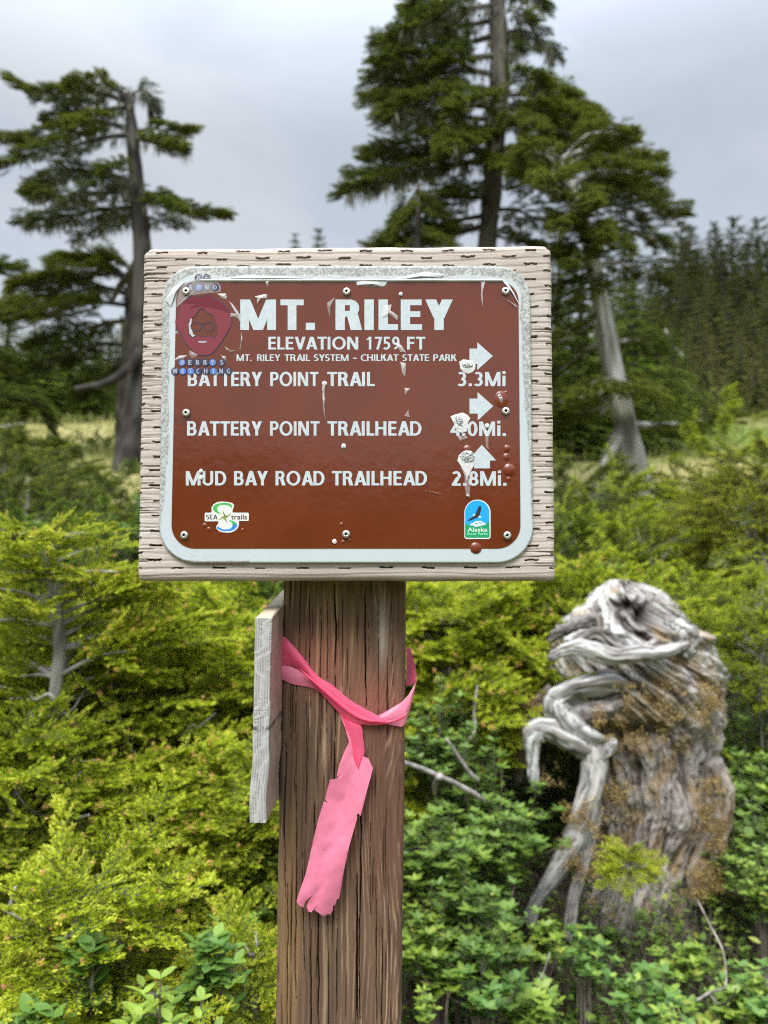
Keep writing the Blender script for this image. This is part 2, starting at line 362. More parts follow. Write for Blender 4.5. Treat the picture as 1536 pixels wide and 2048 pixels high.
nrm = np.stack([np.where(np.abs(prof[:, 0]) >= hw-r_*.3, np.sign(prof[:, 0]), 0), np.where(prof[:, 1] > -r_*.7, 1.0, np.where(prof[:, 1] < -pw+1e-6, -1.0, 0))], -1)
SX2 = SX+h*nrm[:, 0]+.0008*(fbm(TT*18, TT*0+1, 41)-.5)*np.sign(SX)*(np.abs(SX) > hw-.006); SZ2 = SZ+h*nrm[:, 1]
PP = pc0+SX2[..., None]*px_+SZ2[..., None]*pn_+TT[..., None]*pax
PP = PP.reshape(-1, 3); FP = grid_faces(nz_, npf, True)
PP = np.concatenate([PP, [pc0-pn_*pw/2+pax*t_top]]); capf = np.stack([np.roll(np.arange(npf), -1), np.arange(npf), np.full(npf, len(PP)-1)], -1)
mk('post', PP, [FP, capf], M_POST, sign, col=np.concatenate([cc.reshape(-1, 3), [[.2, .15, .1]]]))

# ---- thin weathered batten nailed along the left side of the post
yF = .519
bl = W(np.array([512, 545, 512, 545]), np.array([1240, 1226, 1240, 1226]), yF)
nt_, npb = 420, 44
def batten():
    topF = W(528, 1236, yF); botF = W(517, 1646, yF); ax = botF-topF; L = np.linalg.norm(ax); ax = ax/L
    w = (545-513)/F_PX*yF; dpt = .135
    pr = []
    for i in range(14): pr.append((-w/2+w*i/13, 0, 0))
    for i in range(1, 20): pr.append((w/2, -dpt*(i/19)**1.5, 1))
    for i in range(1, 5): pr.append((w/2-w*i/4, -dpt, 2))
    for i in range(1, 7): pr.append((-w/2, -dpt+dpt*i/7, 3))
    pr = np.array(pr); n = len(pr)
    q = np.linspace(0, 1, nt_)[:, None]; A = np.broadcast_to(pr[:, 0], (nt_, n)); Z = np.broadcast_to(pr[:, 1], (nt_, n))
    rise = -Z*.11                                    # sloping top cut: the rear stands higher
    T = q*L - np.maximum(0, 1-q*3)*rise + 0*A
    T = T + .004*(q == 1)*(fbm(A*400, A*0, 51)-.5)
    side = np.broadcast_to(pr[:, 2], (nt_, n))
    s = np.where(side == 0, A, np.where(side == 1, w/2-Z, A))
    wv = s + .0045*(fbm(T*22, T*0, 52)-.5)+.002*(fbm(T*60+4, s*60, 53)-.5)
    g = wv*1000/1.5+T*26; fr = g-np.floor(g)
    ln = ss(.45, .75, fr)*(1-ss(.88, 1, fr)); fib = fbm(s*1600, T*70, 54, 3)
    cr = np.exp(-((fbm(s*40, T*260, 55, 2)-.5)/.018)**2)*ss(.45, .6, fbm(s*200, T*60, 59))
    h = -.0004*ln-.0003*cr+.0003*fib
    c = lerp3((.38, .375, .365), (.11, .105, .10), np.clip(ln*.8+cr*.28, 0, 1)*(.35+.8*fib))
    brown = lerp3((.36, .25, .175), (.20, .125, .08), fib); c = np.where((side == 1)[..., None], lerp3(c, brown, .75*ss(.0, .006, -Z)), c)
    t1 = .62*abs(W(545, 1230, yF)[2]-W(545, 1430, yF)[2])
    pk = (side == 1)*np.exp(-((T-.035)/.028)**2); c = lerp3(c, (.46, .2, .2), .7*pk*ss(.35, .6, fbm(s*90, T*40, 57)+.15))
    knot = np.exp(-((T-.073)/.0016)**2); c = c*(1-.75*knot*ss(.3, .6, fbm(s*300, T*30, 58)+.1))[..., None]
    wob = .0022*(fbm(T*16, T*0+7, 56)-.5)+.0016*np.sin(T*40+.5)*ss(.09, .12, T)
    P = topF + (A+wob)[..., None]*px_ + (Z+np.where(side == 0, h, 0))[..., None]*pn_ + T[..., None]*ax + np.where(side == 1, h, 0)[..., None]*px_
    P = P.reshape(-1, 3); Fq = grid_faces(nt_, n, True); cl = c.reshape(-1, 3)
    topi = np.arange(n); boti = (nt_-1)*n+np.arange(n)
    P = np.concatenate([P, [P[topi].mean(0)], [P[boti].mean(0)]]); k = len(P)
    f1 = np.stack([np.roll(topi, -1), topi, np.full(n, k-2)], -1); f2 = np.stack([boti, np.roll(boti, -1), np.full(n, k-1)], -1)
    cl = np.concatenate([cl, [[.42, .36, .27]], [[.4, .4, .4]]])
    cl[topi] = (.45, .38, .28)
    o = mk('side_batten', P, [Fq, f1, f2], M_WOOD, sign, col=cl); o['label'] = 'thin grey weathered wooden batten with a slanted top'
batten()

# ---- plate
PT = .0026                        # plate front stands this far off the board
def plate_outline(x0, x1, x2, x3, yt, yb, rt, rb, n=14):   # pixel corners (top left, top right, bottom left, bottom right)
    pts = []
    for (cx, cy_, r, a0) in ((x1-rt, yt+rt, rt, 90), (x0+rt, yt+rt, rt, 180), (x2+rb, yb-rb, rb, 270), (x3-rb, yb-rb, rb, 360)):
        for a in np.linspace(a0-90, a0, n):
            pts.append((cx+r*math.cos(math.radians(a)), cy_-r*math.sin(math.radians(a))))
    # order: TR(0..90) TL(90..180) BL(180..270) BR(270..360)
    return np.array(pts)
def tess(loops):                  # polygon with holes -> verts (n,2), tris
    flat = [tuple(p) for l in loops for p in l]
    tri = tessellate_polygon([[Vector((p[0], p[1], 0)) for p in l] for l in loops])
    return np.array(flat, float), np.array(tri, int)
def flat_mesh(polys, offs):       # polys: list of (loops in photo px, material index) -> V, F, mi on the sign
    Vs, Fs, mi, n = [], [], [], 0
    for (loops, k), off in zip(polys, offs):
        v, f = tess(loops)
        w = Bo(v[:, 0], v[:, 1], off)
        a, b, c3 = (v[f[:, i]] for i in range(3))
        cr_ = (b[:, 0]-a[:, 0])*(c3[:, 1]-a[:, 1])-(b[:, 1]-a[:, 1])*(c3[:, 0]-a[:, 0])
        f = np.where((cr_ > 0)[:, None], f[:, ::-1], f)      # face the camera
        Vs.append(w); Fs.append(f+n); mi += [k]*len(f); n += len(v)
    return np.concatenate(Vs), np.concatenate(Fs), mi
outl = plate_outline(325, 1060, 317, 1067, 532, 1126, 66, 74)
# plate metal: fine grid squeezed into the rounded outline
npu, npv = 460, 380
a_ = np.linspace(0, 1, npu); b_ = np.linspace(0, 1, npv); A_, B_ = np.meshgrid(a_, b_)
X = (1-B_)*(325+A_*(1060-325)) + B_*(317+A_*(1067-317)); Y = 532+B_*(1126-532)
def round_px(X, Y, A_, B_):
    X = X.copy(); Y = Y.copy()
    L = 325-8*B_; R = 1060+7*B_
    for su, sv, r in ((-1, -1, 66), (1, -1, 66), (-1, 1, 74), (1, 1, 74)):
        ex = R if su > 0 else L; ey = 1126 if sv > 0 else 532
        a = (X-(ex-su*r))*su/r; b = (Y-(ey-sv*r))*sv/r; k = (a > 0) & (b > 0); m = np.maximum(a, b); q = np.hypot(a, b)+1e-9
        X = np.where(k, ex-su*r+a/q*m*su*r, X); Y = np.where(k, ey-sv*r+b/q*m*sv*r, Y)
    return X, Y
X, Y = round_px(X, Y, A_, B_)
dl, dr, dt, db = X-(325-8*B_), (1060+7*B_)-X, Y-532, 1126-Y
# distance to the rounded edge
def edge_d(X, Y):
    L = 325-8*(Y-532)/594; R = 1060+7*(Y-532)/594
    d = np.minimum(np.minimum(X-L, R-X), np.minimum(Y-532, 1126-Y))
    for su, sv, r in ((-1, -1, 66), (1, -1, 66), (-1, 1, 74), (1, 1, 74)):
        cx = (R-r) if su > 0 else (L+r); cy_ = (1126-r) if sv > 0 else (532+r)
        k = ((X-cx)*su > 0) & ((Y-cy_)*sv > 0); d = np.where(k, r-np.hypot(X-cx, Y-cy_), d)
    return d
D = edge_d(X, Y)
top_w = 22*(1-ss(545, 640, Y)); left_w = (13*(1-ss(900, 1060, Y))+3)*(X < 500); right_w = (19-14*ss(650, 980, Y))*(X > 900)*(1-ss(960, 1080, Y))
wid = np.maximum(np.maximum(top_w, left_w), right_w)+9*(fbm(X/26, Y/26, 61)-.5)*ss(0, 6, np.maximum(np.maximum(top_w, left_w), right_w))
wear = ss(1.5, -1.5, D-wid)*(wid > 1.5)
speck = fbm(X/3.2, Y/3.2, 62, 3); cloud = fbm(X/22, Y/22, 63)
metal = lerp3((.235, .24, .235), (.42, .43, .42), ss(.35, .65, speck)); metal = metal*(.78+.4*cloud)[..., None]
white = np.broadcast_to((.43, .475, .505), X.shape+(3,))*(.95+.08*fbm(X/40, Y/40, 64))[..., None]
scuff = ss(.62, .75, fbm(X/9, Y/5, 65))*ss(30, 5, D)*ss(950, 560, Y); white = lerp3(white, (.46, .47, .47), scuff*.7)
scr = np.exp(-((Y-1114-3*np.sin(X/7))/2.2)**2)*((X > 372) & (X < 432))*ss(.45, .6, fbm(X/4, Y/3, 66)); white = lerp3(white, (.35, .36, .36), scr*.8)
cpl = lerp3(white, metal, wear)
edge_line = np.exp(-((D-wid)/1.6)**2)*(wid > 1.5); cpl = lerp3(cpl, (.30, .30, .29), edge_line*.5*ss(.4, .6, cloud))
hpl = .00016*(1-wear)+.00016*edge_line*ss(.4, .7, fbm(X/14, Y/14, 67))+.00005*speck*wear
hpl = hpl-.0006*ss(2.2, 0, D)
uv = Bp(X, Y, PT); PPl = B3(uv, PT+hpl).reshape(-1, 3); FPl = grid_faces(npv, npu)[:, ::-1]
rim = np.concatenate([np.arange(npu), np.arange(1, npv)*npu+npu-1, (npv-1)*npu+np.arange(npu-2, -1, -1), np.arange(npv-2, 0, -1)*npu])
Q = PPl[rim]-BN*(.0021); cur = len(PPl)+np.arange(len(rim))
M_PLATE = attrcol('scuffed_plate', .42, .5)
plate = mk('sign_plate', np.concatenate([PPl, Q]), np.concatenate([FPl, np.stack([rim, np.roll(rim, -1), np.roll(cur, -1), cur], -1)]), M_PLATE, sign,
           col=np.concatenate([cpl.reshape(-1, 3), np.tile([[.4, .4, .4]], (len(rim), 1))]))

# brown film panel, torn along its top edge
M_BROWN, nd, lk, p = material('brown_film')
p.inputs['Roughness'].default_value = .22; p.inputs['Specular IOR Level'].default_value = .5
t = nd.new('ShaderNodeTexCoord'); n1 = nd.new('ShaderNodeTexNoise'); n1.inputs['Scale'].default_value = 170; n1.inputs['Detail'].default_value = 3
n2 = nd.new('ShaderNodeTexNoise'); n2.inputs['Scale'].default_value = 28; n2.inputs['Detail'].default_value = 3
ad = nd.new('ShaderNodeMath'); ad.operation = 'MULTIPLY_ADD'; ad.inputs[1].default_value = .35
b = nd.new('ShaderNodeBump'); b.inputs['Strength'].default_value = .20; b.inputs['Distance'].default_value = .0014
lk.new(t.outputs['Object'], n1.inputs['Vector']); lk.new(t.outputs['Object'], n2.inputs['Vector']); lk.new(n1.outputs['Fac'], ad.inputs[0]); lk.new(n2.outputs['Fac'], ad.inputs[2])
lk.new(ad.outputs[0], b.inputs['Height']); lk.new(b.outputs[0], p.inputs['Normal'])
r = nd.new('ShaderNodeValToRGB'); lk.new(n2.outputs['Fac'], r.inputs[0]); r.color_ramp.elements[0].color = (.104, .019, .0035, 1); r.color_ramp.elements[1].color = (.120, .023, .005, 1)
r.color_ramp.elements[0].position = .35; r.color_ramp.elements[1].position = .65; lk.new(r.outputs[0], p.inputs['Base Color'])
rr = nd.new('ShaderNodeMapRange'); lk.new(n2.outputs['Fac'], rr.inputs[0]); rr.inputs[3].default_value = .10; rr.inputs[4].default_value = .2; lk.new(rr.outputs[0], p.inputs['Roughness'])
pan = plate_outline(352, 1037, 343, 1041, 562, 1097, 40, 47)
topedge = [(1000, 562.5), (960, 562), (900, 562.5), (850, 562), (800, 562), (780, 562.5), (774, 565), (771, 572), (764, 575), (757, 573.5), (750, 574), (742, 572), (735, 573), (728, 572), (720, 571), (714, 572), (712, 563), (708, 561), (690, 560.5), (676, 561.5), (655, 560), (600, 560), (520, 559.5), (440, 559.5), (400, 560)]
loop = list(map(tuple, pan[:14])) + topedge + list(map(tuple, pan[14:]))
rg2 = np.random.default_rng(3)
v2, f2, mi = flat_mesh([([loop], 0)], [PT+.00045])
mk('brown_panel', v2, f2, M_BROWN, plate, smooth=False)
# curled shadow-side lip of lifted film along the top edge
M_LIP = simple('lifted_film', (.46, .48, .5), .4); M_BROWND = simple('film_edge', (.06, .016, .01), .5)
lipx = np.linspace(400, 1006, 120); up_ = 562-2.2*fbm(lipx/30, lipx*0, 71); k = (lipx > 712) & (lipx < 776)
ribs = []
V_, F_ = [], []
for i, x in enumerate(lipx):
    yb = 562.3 if not k[i] else 562
    V_ += [Bo(x, yb+1.2, PT+.0005), Bo(x, yb-1.5, PT+.0013+.0006*vn(x/18, 3)), Bo(x, yb-3.6-2*vn(x/25, 9), PT+.0007)]
V_ = np.array(V_).reshape(-1, 3); F_ = grid_faces(120, 3)
mk('film_lip', V_, F_, M_LIP, plate)
# raised folds of film on the upper border and the torn bright flake
def flake(name, pts, m, lift=.0008, edge=.0003, n=PT+.0006):
    pts = np.array(pts, float); c = pts.mean(0)
    V = [Bo(c[0], c[1], n+lift)]+[Bo(x, y, n+edge*vn(i*1.7, 4)) for i, (x, y) in enumerate(pts)]
    k = len(pts); F = np.array([[0, 1+(i+1) % k, 1+i] for i in range(k)])
    return mk(name, np.array(V), F, m, plate, smooth=False)
M_CLEAR, nd, lk, p = material('clear_film')
p.inputs['Base Color'].default_value = (.75, .75, .75, 1); p.inputs['Roughness'].default_value = .12; p.inputs['Alpha'].default_value = .22
M_CLEARW, nd, lk, p = material('milky_film'); p.inputs['Base Color'].default_value = (.72, .71, .70, 1); p.inputs['Roughness'].default_value = .25; p.inputs['Alpha'].default_value = .42
flake('torn_film', [(712, 562), (714, 570), (722, 569), (735, 571), (744, 570), (752, 572), (765, 573), (770, 571), (776, 562), (760, 560), (735, 560)], M_LIP, .0012)
flake('torn_film', [(330, 600), (345, 575), (362, 565), (372, 560), (362, 572), (350, 590), (342, 612)], M_LIP, .0012)
flake('torn_film', [(785, 558), (830, 548), (850, 543), (890, 549), (880, 555), (840, 553), (800, 560)], M_LIP, .001)
flake('torn_film', [(450, 556), (490, 550), (560, 553), (630, 557), (560, 559), (500, 558)], M_LIP, .001)
flake('torn_film', [(1000, 556), (1016, 566), (1028, 586), (1040, 612), (1034, 600), (1018, 574)], M_LIP, .001)
# ---- lettering: a plain humanist sans cut from strokes
def glyph(ch, w):
    t = w*.84; S = []
    R = lambda x0, y0, x1, y1: S.append([(x0, y0), (x1, y0), (x1, y1), (x0, y1)])
    def Pd(xb, yb, xt, yt, wd): S.append([(xb, yb), (xb+wd, yb), (xt+wd, yt), (xt, yt)])
    def Arc(cx, cy, rx, ry, a0, a1, wx=None, wy=None, n=28):
        wx = wx or w; wy = wy or t; A = np.radians(np.linspace(a0, a1, n))
        o = [(cx+rx*math.cos(a), cy+ry*math.sin(a)) for a in A]; i = [(cx+(rx-wx)*math.cos(a), cy+(ry-wy)*math.sin(a)) for a in A[::-1]]
        S.append(o+i)
    def bowl(x0, xr, y0, y1):
        ry = (y1-y0)/2; rx = min(ry*1.05, (xr-x0)*.62); xc = xr-rx
        R(x0, y1-t, xc+.004, y1); R(x0, y0, xc+.004, y0+t); Arc(xc, (y0+y1)/2, rx, ry, -90, 90)
    if ch == 'A':
        Wd = .74; wd = w*1.12; Pd(0, 0, Wd/2-wd*.53, 1, wd); Pd(Wd-wd, 0, Wd/2-wd*.47, 1, wd); R(.17, .22, Wd-.17, .22+t); adv = Wd-.03
    elif ch == 'B':
        R(0, 0, w, 1); bowl(w-.01, .56, .5-t/2, 1); bowl(w-.01, .60, 0, .5+t/2); adv = .65
    elif ch == 'C':
        Arc(.44, .5, .44, .515, 52, 308); adv = .70
    elif ch == 'D':
        R(0, 0, w, 1); x0 = w-.01; xr = .70; xc = xr-.40; R(x0, 1-t, xc+.004, 1); R(x0, 0, xc+.004, t); Arc(xc, .5, .40, .5, -90, 90); adv = .76
    elif ch in 'EF':
        R(0, 0, w, 1); R(w, 1-t, .50, 1); R(w, .5-t/2+.02, .47, .5+t/2+.02)
        if ch == 'E': R(w, 0, .51, t)
        adv = .555
    elif ch == 'G':
        Arc(.44, .5, .44, .515, 52, 312); R(.70-w, .08, .70, .5); R(.44, .5-t, .70, .5); adv = .79
    elif ch == 'H':
        R(0, 0, w, 1); R(.68-w, 0, .68, 1); R(w, .5-t/2+.02, .68-w, .5+t/2+.02); adv = .76
    elif ch == 'I':
        R(0, 0, w, 1); adv = w+.08
    elif ch == 'J':
        R(.30-w, .28, .30, 1); Arc(.30-.28, .28, .28, .29, -100, 0); adv = .38
    elif ch == 'K':
        R(0, 0, w, 1); wd = w*1.35; Pd(w*.8, .46, .58-wd, 1, wd); Pd(.66-wd, 0, w*.8+.08, .56, wd); adv = .66
    elif ch == 'L':
        R(0, 0, w, 1); R(w, 0, .47, t); adv = .50
    elif ch == 'M':
        Wd = .92; wd = w*1.08; R(0, 0, w, 1); R(Wd-w, 0, Wd, 1); Pd(Wd/2-wd/2, 0.0, 0+w*.05, 1, wd); Pd(Wd/2-wd/2, 0.0, Wd-wd-w*.05, 1, wd); adv = Wd+.08
    elif ch == 'N':
        Wd = .72; R(0, 0, w, 1); R(Wd-w, 0, Wd, 1); Pd(Wd-w*1.2, 0, 0, 1, w*1.2); adv = Wd+.08
    elif ch == 'O':
        Arc(.44, .5, .44, .515, 0, 360, n=60); adv = .93
    elif ch == 'P':
        R(0, 0, w, 1); bowl(w-.01, .58, .40, 1); adv = .61
    elif ch == 'R':
        R(0, 0, w, 1); bowl(w-.01, .57, .44, 1); wd = w*1.22; Pd(.64-wd, 0, .26, .44+t*.6, wd); adv = .66
    elif ch == 'S':
        ru = (.5+t/2)/2; rl = ru; Arc(.29, 1.005-ru, .285, ru+.005, 38, 272); Arc(.27, rl-.005, .29, rl+.005, -142, 92); adv = .60
    elif ch == 'T':
        R(0, 1-t, .60, 1); R(.30-w/2, 0, .30+w/2, 1-t); adv = .62
    elif ch == 'U':
        R(0, .30, w, 1); R(.68-w, .30, .68, 1); Arc(.34, .30, .34, .315, 180, 360); adv = .76
    elif ch == 'V':
        wd = w*1.12; Pd(.35-wd*.47, 0, 0, 1, wd); Pd(.35-wd*.53, 0, .70-wd, 1, wd); adv = .69
    elif ch == 'W':
        wd = w*1.08; Pd(.26-wd/2, 0, 0, 1, wd); Pd(.26-wd/2, 0, .5-wd/2, 1, wd); Pd(.76-wd/2, 0, .5-wd/2, 1, wd); Pd(.76-wd/2, 0, 1.02-wd, 1, wd); adv = 1.03
    elif ch == 'Y':
        wd = w*1.15; R(.33-w/2, 0, .33+w/2, .44); Pd(.33-wd*.5, .40, 0, 1, wd); Pd(.33-wd*.5, .40, .66-wd, 1, wd); adv = .66
    elif ch == '0':
        Arc(.29, .5, .29, .515, 0, 360, n=50); adv = .63
    elif ch == '1':
        R(.22, 0, .22+w, 1); Pd(.0, .74, .22, .99, w*.9) ; adv = .63
    elif ch == '2':
        Arc(.26, .72, .27, .285, -28, 150); R(.0, 0, .53, t); wd = w*1.35; Pd(.0, t*.6, .52-wd, .62, wd); adv = .63
    elif ch == '3':
        ru = (.5+t/2)/2; Arc(.24, 1.005-ru, .27, ru+.005, -92, 140); Arc(.23, ru-.005, .30, ru+.005, -140, 92); adv = .63
    elif ch == '4':
        R(.34, 0, .34+w, 1); R(0, .22, .56, .22+t); wd = w*1.1; Pd(0, .22+t*.5, .36-wd*.2, 1, wd); adv = .63
    elif ch == '5':
        R(.05, 1-t, .50, 1); R(.05, .46, .05+w*.85, 1-t); ry = .315; Arc(.20, ry-.005, .335, ry, -130, 112); adv = .63
    elif ch == '7':
        R(0, 1-t, .55, 1); Pd(.10, 0, .55-w*1.1, 1-t*.5, w*1.1); adv = .60
    elif ch == '8':
        ru = (.5+t/2)/2; Arc(.29, 1.005-ru, .25, ru+.005, 0, 360, n=44); Arc(.29, ru-.005, .29, ru+.005, 0, 360, n=44); adv = .64
    elif ch == '9':
        Arc(.28, .68, .28, .335, 0, 360, n=44); Arc(.10, .5, .46, .51, -78, 22, n=24); adv = .63
    elif ch == '.':
        R(0, 0, w*1.05, w*1.05); adv = w+.10
    elif ch == '-':
        R(0, .34, .30, .34+t); adv = .36
    elif ch == 'i':
        R(0, 0, w, .74); R(0, .86, w, 1.05); adv = w+.09
    elif ch == "'":
        R(0, .7, w*.8, 1.02); adv = w+.05
    else: adv = .3
    return S, adv
def layout(s, w, track=.035):
    x = 0; L = []; xmax = 0
    for ch in s:
        S, adv = glyph(ch, w)
        for k, st in enumerate(S):
            L.append(([(x+a, b) for a, b in st], k)); xmax = max(xmax, max(x+a for a, b in st))
        x += adv+track
    return L, xmax
def band_tris(p):                 # tessellate one outline
    v, f = tess([p]); return v, f
def letter_line(words, w, m, off=PT+.0006, parent=None, name='lettering'):
    V, F, n = [], [], 0
    for (s, x0, x1, yt, yb) in words:      # photo px: left, right, cap line, base line
        L, xm = layout(s, w)
        for p, k in L:
            v, f = band_tris(p)
            X = x0+(x1-x0)*v[:, 0]/xm; Y = yb+(yt-yb)*v[:, 1]
            V.append(Bo(X, Y, off+.000012*k)); a, b_, c3 = (v[f[:, i]] for i in range(3))
            cr_ = (b_[:, 0]-a[:, 0])*(c3[:, 1]-a[:, 1])-(b_[:, 1]-a[:, 1])*(c3[:, 0]-a[:, 0])
            f = np.where((cr_ < 0)[:, None], f[:, ::-1], f); F.append(f+n); n += len(v)
    return mk(name, np.concatenate(V), np.concatenate(F), m, parent or plate, smooth=False)
M_WHITE = simple('white_film', (.43, .48, .51), .34, bump=.12, bscale=260, var=.07)
letter_line([('MT.', 480.6, 630, 599, 660), ('RILEY', 671, 905.5, 599, 660)], .225, M_WHITE)
letter_line([('ELEVATION', 536.5, 716.5, 673.5, 699), ('1759', 732, 799, 673.5, 699), ('FT', 814, 850.5, 673.5, 699)], .18, M_WHITE)
letter_line([('MT.', 473, 503, 708.6, 722), ('RILEY', 514, 560.5, 708.6, 722), ('TRAIL', 569, 620, 708.6, 722), ('SYSTEM', 627.5, 697, 708.6, 722), ('-', 706, 714, 708.6, 722),
             ('CHILKAT', 721.5, 797, 708.6, 722), ('STATE', 804.5, 858, 708.6, 722), ('PARK', 866.5, 913.5, 708.6, 722)], .17, M_WHITE)
letter_line([('BATTERY', 375.5, 524, 743.8, 772.3), ('POINT', 540.5, 637, 743.8, 772.3), ('TRAIL', 654.5, 749.5, 743.8, 772.3)], .185, M_WHITE)
letter_line([('3.3Mi', 915, 1011, 743.8, 772.3)], .185, M_WHITE)
letter_line([('BATTERY', 374, 524, 842.5, 871.2), ('POINT', 540, 639, 842.5, 871.2), ('TRAILHEAD', 655, 843, 842.5, 871.2)], .185, M_WHITE)
letter_line([('4.0Mi.', 900.5, 1012, 843, 872)], .185, M_WHITE)
letter_line([('MUD', 371.7, 452.5, 942, 970.8), ('BAY', 468, 535.6, 942, 970.8), ('ROAD', 551, 649, 942, 970.8), ('TRAILHEAD', 664, 854, 942, 970.8)], .185, M_WHITE)
letter_line([('2.8Mi.', 903.5, 1013, 942.5, 971.4)], .185, M_WHITE)
def z4(pts, ox, oy, k=.28646): return [(ox+x*k, oy+y*k) for x, y in pts]
for pts in (z4([(904, 758), (958, 758), (958, 714), (1067, 810), (958, 908), (958, 865), (904, 865)], 680, 480),
            z4([(904, 60), (960, 60), (960, 14), (1070, 112), (962, 212), (962, 165), (904, 165)], 680, 780),
            z4([(990, 382), (1090, 492), (1047, 492), (1047, 547), (935, 547), (935, 492), (893, 492)], 680, 780)):
    v, f, mi = flat_mesh([([pts], 0)], [PT+.0006]); mk('arrow', v, f, M_WHITE, plate, smooth=False)

# ---- screws
M_STEEL = simple('screw_steel', (.62, .61, .59), .3, metal=.9); M_HOLE = simple('screw_recess', (.015, .014, .013), .7)
def screw(x, y, r, rot):
    c = Bp(x, y, PT); R = r/F_PX*.53
    V = []; F = []; mi = []
    prof = [(1.0, .0006), (1.0, .0014), (.93, .0020), (.80, .0024), (.5, .0026)]
    n = 30
    for q, hgt in prof:
        for k in range(n): V.append((c[0]+R*q*math.cos(2*math.pi*k/n), c[1]+R*q*math.sin(2*math.pi*k/n), PT+hgt))
    for i in range(len(prof)-1):
        for k in range(n): F.append((i*n+k, i*n+(k+1) % n, (i+1)*n+(k+1) % n, (i+1)*n+k)); mi.append(0)
    i0 = (len(prof)-1)*n; b0 = len(V)
    for k in range(n):
        a = 2*math.pi*k/n; rr_ = R*(.34+.10*math.cos(6*(a+rot))); V.append((c[0]+rr_*math.cos(a), c[1]+rr_*math.sin(a), PT+.00262))
    for k in range(n): F.append((i0+k, i0+(k+1) % n, b0+(k+1) % n, b0+k)); mi.append(0)
    for k in range(n): V.append((V[b0+k][0], V[b0+k][1], PT+.0008))
    for k in range(n): F.append((b0+k, b0+(k+1) % n, b0+n+(k+1) % n, b0+n+k)); mi.append(1)
    V.append((c[0], c[1], PT+.0011)); last = len(V)-1
    tri = [(b0+n+k, b0+n+(k+1) % n, last) for k in range(n)]
    V = np.array(V); Wd = B3(V[:, :2], V[:, 2])
    mk('screw', Wd, [np.array(F), np.array(tri)], [M_STEEL, M_HOLE], plate, midx=mi+[1]*n)
for i, (x, y) in enumerate(((373.5, 584), (693.5, 584.5), (1010.5, 583.5), (373.5, 826.5), (1011, 823), (369.5, 1070.5), (692.5, 1068.5), (1014, 1071))): screw(x, y, 8.3, i*1.3)

# ---- bullet scars, blisters, pellet marks
M_LEAD = simple('bare_metal', (.36, .37, .37), .38, metal=.55, bump=1.0, bscale=900, var=.55)
M_CHIP = simple('chipped_white', (.55, .555, .545), .55, bump=.5, bscale=500, var=.1)
M_BRDOT = simple('blistered_brown_film', (.13, .020, .005), .27, spec=.6)
rs = np.random.default_rng(21)
def blob(cx, cy, rx, ry, n, jag, seed):
    g = np.random.default_rng(seed)
    return [(cx+rx*(1+jag*(g.random()-.5))*math.cos(a), cy+ry*(1+jag*(g.random()-.5))*math.sin(a)) for a in np.linspace(0, 2*math.pi, n, endpoint=False)]
def relief(name, pts, m, dome, off, rings=6, rough=0, seed=0, exps=1.0, mi=None):
    pts = np.array(pts, float); c = pts.mean(0); n = len(pts); V = []
    for q in np.linspace(1, 0, rings, endpoint=False):
        for x, y in c+(pts-c)*q:
            hh = dome*(1-q**2)**exps if dome > 0 else dome*(1-q**4)
            V.append(Bo(x, y, off+hh+rough*(vn(x*.9, y*.9, seed)-.5)*(q < .99)))
    V.append(Bo(c[0], c[1], off+dome)); V = np.array(V).reshape(-1, 3); k = len(V)-1
    F = grid_faces(rings, n, True)[:, ::-1]; i0 = (rings-1)*n
    return mk(name, V, [F[:, ::-1], np.array([[i0+j, i0+(j+1) % n, k] for j in range(n)])], m, plate)
O6 = PT+.0008
def scar(white, metal, rough=.0007, seed=0):
    relief('bullet_scar', white, M_CHIP, .0005, O6, 4, .0002, seed)
    relief('bullet_dent', metal, M_LEAD, .0007, O6+.0004, 7, rough, seed+1)
k6 = .16116
def z6(p): return [(880+x*k6, 670+y*k6) for x, y in p]
scar(z6([(240, 330), (290, 300), (345, 310), (405, 318), (440, 370), (438, 420), (405, 460), (350, 480), (300, 462), (255, 425), (245, 375)]), z6([(270, 350), (310, 335), (370, 330), (410, 360), (405, 395), (350, 405), (290, 400)]), seed=1)
scar(z6([(130, 1010), (190, 985), (280, 962), (340, 990), (378, 1030), (350, 1085), (348, 1150), (330, 1195), (270, 1215), (215, 1195), (190, 1130), (160, 1070)]), z6([(180, 1010), (230, 1000), (268, 1020), (285, 1060), (300, 1095), (280, 1140), (225, 1120), (200, 1075)]), seed=3)
scar(z6([(215, 1560), (235, 1490), (300, 1440), (400, 1450), (440, 1500), (425, 1600), (380, 1700), (335, 1760), (300, 1690), (250, 1610)]), z6([(245, 1500), (270, 1455), (330, 1425), (395, 1440), (430, 1485), (425, 1550), (375, 1592), (310, 1590), (260, 1550)]), .0008, seed=5)
scar(z6([(700, 740), (735, 705), (775, 745), (805, 810), (812, 850), (770, 885), (730, 850), (722, 790)]), z6([(715, 745), (745, 730), (775, 770), (798, 815), (770, 850), (738, 830), (728, 785)]), .0012, seed=7)
def dome(x, y, r, hgt, m=M_BRDOT, jag=.12, sy=1.0):
    relief('blister', blob(x, y, r, r*sy, 18, jag, int(x+y)), m, hgt, PT+.00055, 7, 0, 0, 1.0)
dome(1003, 799, 15, .0011, sy=1.15)
for (x, y, r) in ((1014.5, 897, 7.5), (1013, 914, 7.5), (1018.8, 940, 12.8), (1017.5, 958, 4.6), (1012, 785, 4), (951.5, 1096, 11.5), (409, 1051, 5), (417, 1058.5, 4.5), (485, 1060, 3.4), (683, 1049, 4), (686, 1084, 4), (440, 1066, 3.2), (699, 1080, 3.5), (935, 899, 9)):
    dome(x, y, r, r/F_PX*.53*.27)
